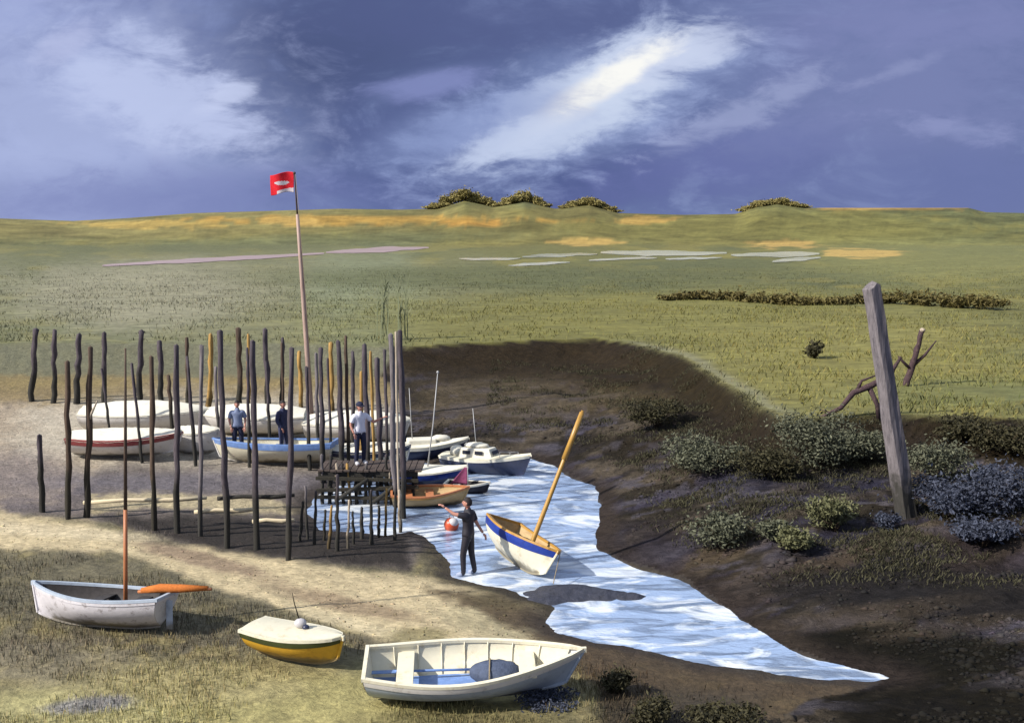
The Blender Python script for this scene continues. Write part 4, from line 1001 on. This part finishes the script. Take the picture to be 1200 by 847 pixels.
def person(label, loc_, yaw, armL, armR, cloth, cap=None, hairm='hair', head_yaw=0, scale=1.0, sleeve=None, legs=None, group=None):
    """faces local -Y; armL/armR = (elbow, wrist) in local metres; cloth = (top, bottom, shoes)"""
    t = empty("person", loc_, (0, 0, yaw)); t.scale = (scale,)*3; tag(t, label, "person", group)
    lg = legs or {}
    kL = lg.get('kL', (.11, -.03, .50)); aL = lg.get('aL', (.12, .02, .09)); kR = lg.get('kR', (-.11, -.03, .50)); aR = lg.get('aR', (-.12, .02, .09))
    J_ = dict(pel=(0, 0, .95), ab=(0, .0, 1.10), ch=(0, .005, 1.28), nk=(0, .0, 1.47), nk2=(0, -.015, 1.55),
              sL=(.185, 0, 1.41), sR=(-.185, 0, 1.41), hL=(.095, 0, .90), hR=(-.095, 0, .90), kL=kL, kR=kR, aL=aL, aR=aR,
              tL=(aL[0]+.02, aL[1]-.17, .035), tR=(aR[0]-.02, aR[1]-.17, .035), eL=armL[0], wL=armL[1], eR=armR[0], wR=armR[1])
    order = list(J_); ix = {k: i for i, k in enumerate(order)}; V_ = [Vector(J_[k]) for k in order]
    rad = dict(pel=(.15, .115), ab=(.135, .10), ch=(.155, .11), nk=.062, nk2=.058, sL=.068, sR=.068, hL=.088, hR=.088, kL=.058, kR=.058, aL=.042, aR=.042, tL=.034, tR=.034, eL=.042, eR=.042, wL=.028, wR=.028)
    E_ = [("pel", "ab"), ("ab", "ch"), ("ch", "nk"), ("nk", "nk2"), ("ch", "sL"), ("ch", "sR"), ("sL", "eL"), ("eL", "wL"), ("sR", "eR"), ("eR", "wR"), ("pel", "hL"), ("pel", "hR"), ("hL", "kL"), ("kL", "aL"), ("aL", "tL"), ("hR", "kR"), ("kR", "aR"), ("aR", "tR")]
    body = MB(); vs, fs = skin_mesh(V_, [(ix[a], ix[b]) for a, b in E_], [rad[k] for k in order]); body.add(vs, fs); bvs, bfs = [Vector(v) for v in vs], fs
    # hands
    for s_, e_, w_ in ((1, "eL", "wL"), (-1, "eR", "wR")):
        e, w = Vector(J_[e_]), Vector(J_[w_]); d = (w-e).normalized(); side = d.cross(Vector((0, 0, 1)))
        side = side.normalized() if side.length > .2 else Vector((0, -1, 0)); nrm = side.cross(d).normalized()
        hv = [w, w+d*.05, w+d*.095]; vs, fs = skin_mesh(hv, [(0, 1), (1, 2)], [(.026, .026), (.040, .020), (.038, .017)], 0, 2); body.add(vs, fs)
        for k, ln in enumerate((.070, .078, .072, .058)):
            o_ = side*(.030-.020*k)*s_; a = w+d*.085+o_; pts = [a, a+d*ln*.45-nrm*.006, a+d*ln*.8-nrm*.022, a+d*ln-nrm*.036]
            vs, fs = skin_mesh(pts, [(0, 1), (1, 2), (2, 3)], [.0095, .009, .0085, .007], 0, 1); body.add(vs, fs)
        a = w+d*.035+side*.03*s_; pts = [a, a+side*.028*s_+d*.028, a+side*.036*s_+d*.06-nrm*.01]
        vs, fs = skin_mesh(pts, [(0, 1), (1, 2)], [.012, .011, .009], 0, 1); body.add(vs, fs)
    # head with a face
    hc = Vector((0, -.02, 1.655)); HR = Matrix.Rotation(head_yaw, 3, 'Z'); n, m_ = 28, 20; vs = []; fs = []
    for j in range(m_+1):
        th = math.pi*j/m_
        for k in range(n):
            ph = 2*math.pi*k/n; x = math.sin(th)*math.cos(ph); y = math.sin(th)*math.sin(ph); z = math.cos(th)
            X, Y, Z = x*.076, y*.098, z*.122
            if z < 0: X *= 1-.30*z*z; Y *= 1-.12*z*z
            if y < 0:
                f = math.exp(-(X/.016)**2)
                Y -= f*.026*math.exp(-((Z+.012)/.018)**2); Y -= f*.010*math.exp(-((Z-.012)/.02)**2)
                Y -= .010*math.exp(-((Z+.105)/.02)**2)*math.exp(-(X/.03)**2)
                Y += .010*math.exp(-((abs(X)-.033)/.015)**2-((Z-.014)/.014)**2); Y -= .006*math.exp(-((Z+.052)/.012)**2)*math.exp(-(X/.028)**2)
            vs.append(hc+HR @ Vector((X, Y, Z)))
    for j in range(m_):
        for k in range(n): fs.append((j*n+k, (j+1)*n+k, (j+1)*n+(k+1) % n, j*n+(k+1) % n))
    body.add(vs, fs)
    for s_ in (1, -1):
        c = hc+HR @ Vector((s_*.076, .008, -.005)); body.ball(c, (.012, .02, .033), 8, 6)
    body.cur = 1
    for s_ in (1, -1): body.ball(hc+HR @ Vector((s_*.033, -.083, .013)), .011, 8, 6)
    body.cur = 2; body.ball(hc+HR @ Vector((0, -.090, -.052)), (.024, .010, .007), 8, 5)
    body.build("body", [M['skin'], M['eye'], M['lip']], t)
    # hair / cap
    m = MB(); vs = []; fs = []
    for j in range(9):
        th = math.pi*.62*j/8
        for k in range(24):
            ph = 2*math.pi*k/24; lim = 1 if math.sin(ph) > -.25 else .62
            tt = th*lim; vs.append(hc+HR @ Vector((math.sin(tt)*math.cos(ph)*.084, math.sin(tt)*math.sin(ph)*.106+.006, math.cos(tt)*.131)))
    for j in range(8):
        for k in range(24): fs.append((j*24+k, (j+1)*24+k, (j+1)*24+(k+1) % 24, j*24+(k+1) % 24))
    m.add(vs, fs); m.build("hair", M[hairm], t)
    if cap:
        m = MB(); vs = []; fs = []
        for j in range(7):
            th = math.pi*.5*j/6
            for k in range(24):
                ph = 2*math.pi*k/24; vs.append(hc+HR @ Vector((math.sin(th)*math.cos(ph)*.094, math.sin(th)*math.sin(ph)*.116, .045+math.cos(th)*.105)))
        for j in range(6):
            for k in range(24): fs.append((j*24+k, (j+1)*24+k, (j+1)*24+(k+1) % 24, j*24+(k+1) % 24))
        m.add(vs, fs)
        pk = []
        for k in range(9):
            a = math.pi+math.pi*k/8; pk += [hc+HR @ Vector((math.cos(a)*.088, math.sin(a)*.108, .052)), hc+HR @ Vector((math.cos(a)*.098, math.sin(a)*.108-.09*math.sin(math.pi*k/8), .034))]
        m.add(pk, [(2*k, 2*k+1, 2*k+3, 2*k+2) for k in range(8)]); m.build("cap", M[cap], t, solid=.008)
    # clothes
    def sub(keys, edges, extra, nm, mat, root=0, over={}):
        kk = list(keys); i2 = {k: i for i, k in enumerate(kk)}; pos = [over.get(k, Vector(J_[k])) for k in kk]
        rr = []
        for k in kk:
            r = rad[k]; rr.append((r[0]+extra, r[1]+extra) if isinstance(r, tuple) else r+extra)
        vs, fs = skin_mesh(pos, [(i2[a], i2[b]) for a, b in edges], rr, root, 2); m = MB(); m.add(vs, fs); return m.build(nm, M[mat], t)
    nrm_ = [Vector((0, 0, 0)) for _ in bvs]
    for f in bfs:
        fn = (bvs[f[1]]-bvs[f[0]]).cross(bvs[f[2]]-bvs[f[0]])
        for i in f: nrm_[i] += fn
    cen = sum(bvs, Vector())/len(bvs)
    nrm_ = [n_.normalized() for n_ in nrm_]
    if sum((v-cen).dot(n_) for v, n_ in zip(bvs, nrm_)) < 0: nrm_ = [-n_ for n_ in nrm_]
    def near(p):
        best = None
        for a_, b_ in E_:
            A, B = Vector(J_[a_]), Vector(J_[b_]); d_ = B-A; tt = max(0, min(1, (p-A).dot(d_)/d_.length_squared)); ra = rad[a_]; ra = ra[0] if isinstance(ra, tuple) else ra
            dd = (p-(A+d_*tt)).length-.3*ra
            if best is None or dd < best[0]: best = (dd, a_, b_, tt)
        return best[1:]
    def garment(test, off, nm, mat):
        keep = [f for f in bfs if test(sum((bvs[i] for i in f), Vector())/len(f))]
        used = sorted({i for f in keep for i in f}); im = {i: k for k, i in enumerate(used)}
        m = MB(); m.add([bvs[i]+nrm_[i]*off for i in used], [tuple(im[i] for i in f) for f in keep]); return m.build(nm, M[mat], t, solid=.006)
    def is_shirt(p):
        a_, b_, tt = near(p)
        if b_ in ('wL', 'wR'): return sleeve == 'long'
        if b_ in ('eL', 'eR'): return sleeve == 'long' or tt < .68
        return p.z > .93 and b_ not in ('kL', 'kR', 'aL', 'aR', 'tL', 'tR') and not (b_ in ('nk2',) and tt > .05)
    def is_trousers(p):
        a_, b_, tt = near(p)
        return b_ not in ('wL', 'wR', 'eL', 'eR', 'tL', 'tR', 'nk', 'nk2', 'sL', 'sR') and p.z < .985
    garment(is_shirt, .017, "shirt", cloth[0]); garment(is_trousers, .012, "trousers", cloth[1])
    def sub(keys, edges, extra, nm, mat, root=0):
        kk = list(keys); i2 = {k: i for i, k in enumerate(kk)}; pos = [Vector(J_[k]) for k in kk]
        vs, fs = skin_mesh(pos, [(i2[a], i2[b]) for a, b in edges], [rad[k]+extra for k in kk], root, 2); m = MB(); m.add(vs, fs); return m.build(nm, M[mat], t)
    for a, b in (("aL", "tL"), ("aR", "tR")): sub((a, b), [(a, b)], .022, "shoe", cloth[2])
    return t
# facing: yaw 0 looks to the viewer (-Y); yaw -90 looks left (-X); yaw 90 looks right
pf = at_g(549, 677); pf.z = max(pf.z, -.02)
person("person in a black wetsuit standing in the creek, pointing left", pf, R(-112), ((.27, -.20, 1.44), (.30, -.42, 1.58)), ((-.25, .09, 1.15), (-.25, .25, .93)),
       ('wetsuit', 'wetsuit', 'boots'), head_yaw=R(8), legs=dict(kL=(.11, -.08, .5), aL=(.13, -.06, .09), kR=(-.10, .03, .5), aR=(-.12, .1, .09)))
pc = Vector(((419-600)/F*30.3, 30.25, DECK))
person("person in a navy cap and white shirt on the jetty, reaching right", pc, R(38), ((.40, -.06, 1.18), (.60, -.22, 1.30)), ((-.27, .03, 1.15), (-.24, -.10, .93)),
       ('shirtw', 'navycloth', 'shoe'), cap='navycloth', head_yaw=R(10), scale=1.0)
zq = gz((270-600)/F*33.6, 33.6)+.22
person("person in a pale blue shirt at the left of the blue edged quay boat", Vector(((273-600)/F*33.6, 33.65, zq)), R(15), ((.25, .02, 1.14), (.22, -.12, .93)), ((-.25, .02, 1.14), (-.2, -.12, .93)), ('shirtb', 'navycloth', 'shoe'), scale=.98, group="people in the quay boat")
person("person in a dark blue jacket amidships in the blue edged quay boat", Vector(((327-600)/F*33.6, 33.65, zq)), R(60), ((.25, .0, 1.14), (.22, -.16, .95)), ((-.25, .02, 1.14), (-.2, -.12, .93)), ('darkblue', 'darkblue', 'shoe'), sleeve='long', scale=.98, group="people in the quay boat")

# ------------------------------------------------------------------ light and sky
tosun = Vector((-.74, -.36, .60)).normalized()
el = math.asin(tosun.z); azm = math.atan2(tosun.x, tosun.y)
sl = bpy.data.lights.new("sun", 'SUN'); sl.energy = 4.2; sl.angle = R(.8); sl.color = (1, .94, .86)
so = bpy.data.objects.new("sun", sl); COL.objects.link(so); so.rotation_euler = (-tosun).to_track_quat('-Z', 'Y').to_euler(); so.location = (-40, -10, 40)
w = bpy.data.worlds.new("World"); S.world = w; w.use_nodes = True; nt = w.node_tree; L = nt.links.new
bg = nt.nodes["Background"]; bg.inputs["Strength"].default_value = .1
sky = nd(nt, "ShaderNodeTexSky", sky_type='NISHITA', sun_disc=False, sun_elevation=el, sun_rotation=azm, air_density=1.0, dust_density=1.5)
tc = nd(nt, "ShaderNodeTexCoord"); sx = nd(nt, "ShaderNodeSeparateXYZ"); L(tc.outputs["Generated"], sx.inputs[0])
def mth(op, a, b=None, c=None, clamp=False):
    n = nd(nt, "ShaderNodeMath", operation=op); n.use_clamp = clamp
    for i, v in enumerate((a, b, c)):
        if v is None: continue
        if isinstance(v, (int, float)): n.inputs[i].default_value = v
        else: L(v, n.inputs[i])
    return n.outputs[0]
yy = mth('MAXIMUM', sx.outputs[1], .06); U = mth('DIVIDE', sx.outputs[0], yy); Vv = mth('DIVIDE', sx.outputs[2], yy)
cmb = nd(nt, "ShaderNodeCombineXYZ"); L(U, cmb.inputs[0]); L(Vv, cmb.inputs[1])
def noise(scale, detail=6, rough=.6, dist=0., stretch=(1, 1, 1), rot=0):
    mp = nd(nt, "ShaderNodeMapping"); mp.inputs["Rotation"].default_value = (0, 0, rot); mp.inputs["Scale"].default_value = stretch; L(cmb.outputs[0], mp.inputs[0])
    n = nd(nt, "ShaderNodeTexNoise", ins={"Scale": scale, "Detail": detail, "Roughness": rough, "Distortion": dist}); L(mp.outputs[0], n.inputs["Vector"]); return n
nA = noise(9, 8, .62, .8, (1, 2.0, 1), R(-24)); nB = noise(26, 8, .66, .4, (1, 2.6, 1), R(-26)); nC = noise(5, 6, .6, .5, (1, 1.6, 1), R(15))
base = lambda c, k=1.62: (*(lin(c, k)*10), 1)
def mixc(fac, a, bcol):
    n = nd(nt, "ShaderNodeMix", data_type='RGBA'); n.clamp_factor = True
    L(fac, n.inputs[0]); L(a, n.inputs[6]); n.inputs[7].default_value = base(bcol); return n.outputs[2]
def mr(x, a, b, c=0., d=1.):
    n = nd(nt, "ShaderNodeMapRange", interpolation_type='SMOOTHSTEP', ins={1: a, 2: b, 3: c, 4: d}); L(x, n.inputs[0]); return n.outputs[0]
# upper sky: clear-ish bright sky overhead, storm bank low in the view
rgb0 = nd(nt, "ShaderNodeRGB"); rgb0.outputs[0].default_value = base((104,120,165)); cur = rgb0.outputs[0]
cur = mixc(mr(U, .0, .35, 0, .85), cur, (113,124,170))
cur = mixc(mr(U, -.1, -.46, 0, .9), cur, (156,168,214))
cur = mixc(mr(nC.outputs[0], .46, .66, 0, .65), cur, (88,100,148))
cur = mixc(mr(nA.outputs[0], .52, .70, 0, .5), cur, (140,154,198))
def cloud(px, py, rx, ry, ang, c, s=1.0, soft=.6, amp=1.0, fine=.8):
    global cur
    r_ = ray(px, py); u0, v0 = r_[0]/r_[1], r_[2]/r_[1]; a = R(ang); ca, sa = math.cos(a), math.sin(a)
    du = mth('SUBTRACT', U, float(u0)); dv = mth('SUBTRACT', Vv, float(v0))
    p = mth('ADD', mth('MULTIPLY', du, ca*F/rx), mth('MULTIPLY', dv, sa*F/rx)); q = mth('ADD', mth('MULTIPLY', du, -sa*F/ry), mth('MULTIPLY', dv, ca*F/ry))
    d = mth('SQRT', mth('ADD', mth('MULTIPLY', p, p), mth('MULTIPLY', q, q)))
    d = mth('ADD', d, mth('MULTIPLY', mth('SUBTRACT', nA.outputs[0], .5), 2.2*amp)); d = mth('ADD', d, mth('MULTIPLY', mth('SUBTRACT', nB.outputs[0], .5), 1.6*fine))
    f = mr(d, 1+soft, 1-soft, 0, s); cur = mixc(f, cur, c)
cloud(400, 55, 170, 90, 10, (74,86,126), .9, .8); cloud(620, 20, 260, 40, 0, (86,97,142), .8, .7); cloud(640, 215, 240, 34, 3, (80,93,142), .9, .7)
cloud(560, 150, 150, 60, 0, (90,102,150), .7, .8); cloud(860, 190, 150, 40, 10, (112,120,176), .6, .8); cloud(1080, 100, 180, 80, 5, (122,132,178), .8, .8, 1.6, 1.6); cloud(1100, 210, 200, 40, 0, (106,118,168), .7, .8)
cloud(80, 150, 190, 120, 0, (172,184,224), .85, .8); cloud(180, 110, 110, 48, -20, (190,201,236), .85, .5); cloud(270, 112, 34, 12, 20, (196,206,238), .8, .5); cloud(80, 50, 40, 16, 30, (176,184,222), .6, .6)
cloud(210, 235, 220, 34, 0, (120,130,182), .7, .7)
cloud(690, 118, 170, 50, 24, (160,176,218), .85, .7, 1.1, 1.2); cloud(700, 108, 130, 36, 27, (206,218,240), .95, .5); cloud(775, 70, 85, 24, 20, (200,210,236), .8, .6); cloud(706, 100, 92, 15, 31, (250,250,246), 1.0, .5, .8)
cloud(560, 150, 110, 30, 15, (142,158,204), .75, .7); cloud(600, 165, 70, 16, 20, (200,212,238), .7, .5)
cloud(870, 132, 80, 14, 24, (160,170,208), .6, .9, 1.6, 2.2); cloud(500, 100, 60, 14, 10, (138,148,200), .7, .6); cloud(1120, 152, 70, 10, -6, (152,160,204), .55, .9, 1.6, 2.2); cloud(1045, 85, 44, 6, 20, (160,168,208), .35, .9, 1.6, 2.2); cloud(1050, 20, 160, 30, 0, (128,136,184), .6, .8)
hi = mr(sx.outputs[2], .225, .36)
up = nd(nt, "ShaderNodeMix", data_type='RGBA'); nz = noise(3, 6, .6, .5)
brk = nd(nt, "ShaderNodeTexNoise", ins={"Scale": 2.2, "Detail": 6.0, "Roughness": .6}); L(tc.outputs["Generated"], brk.inputs["Vector"])
L(mr(brk.outputs[0], .42, .58), up.inputs[0]); L(sky.outputs[0], up.inputs[6]); up.inputs[7].default_value = (4.2, 4.7, 5.6, 1)
fin = nd(nt, "ShaderNodeMix", data_type='RGBA'); L(hi, fin.inputs[0]); L(cur, fin.inputs[6]); L(up.outputs[2], fin.inputs[7])
L(fin.outputs[2], bg.inputs[0])
vs_ = S.view_settings; vs_.view_transform = 'Standard'; vs_.look = 'None'; vs_.exposure = .7; vs_.gamma = 1.0; vs_.use_curve_mapping = False
S.cycles.max_bounces = 6; S.cycles.use_denoising = True
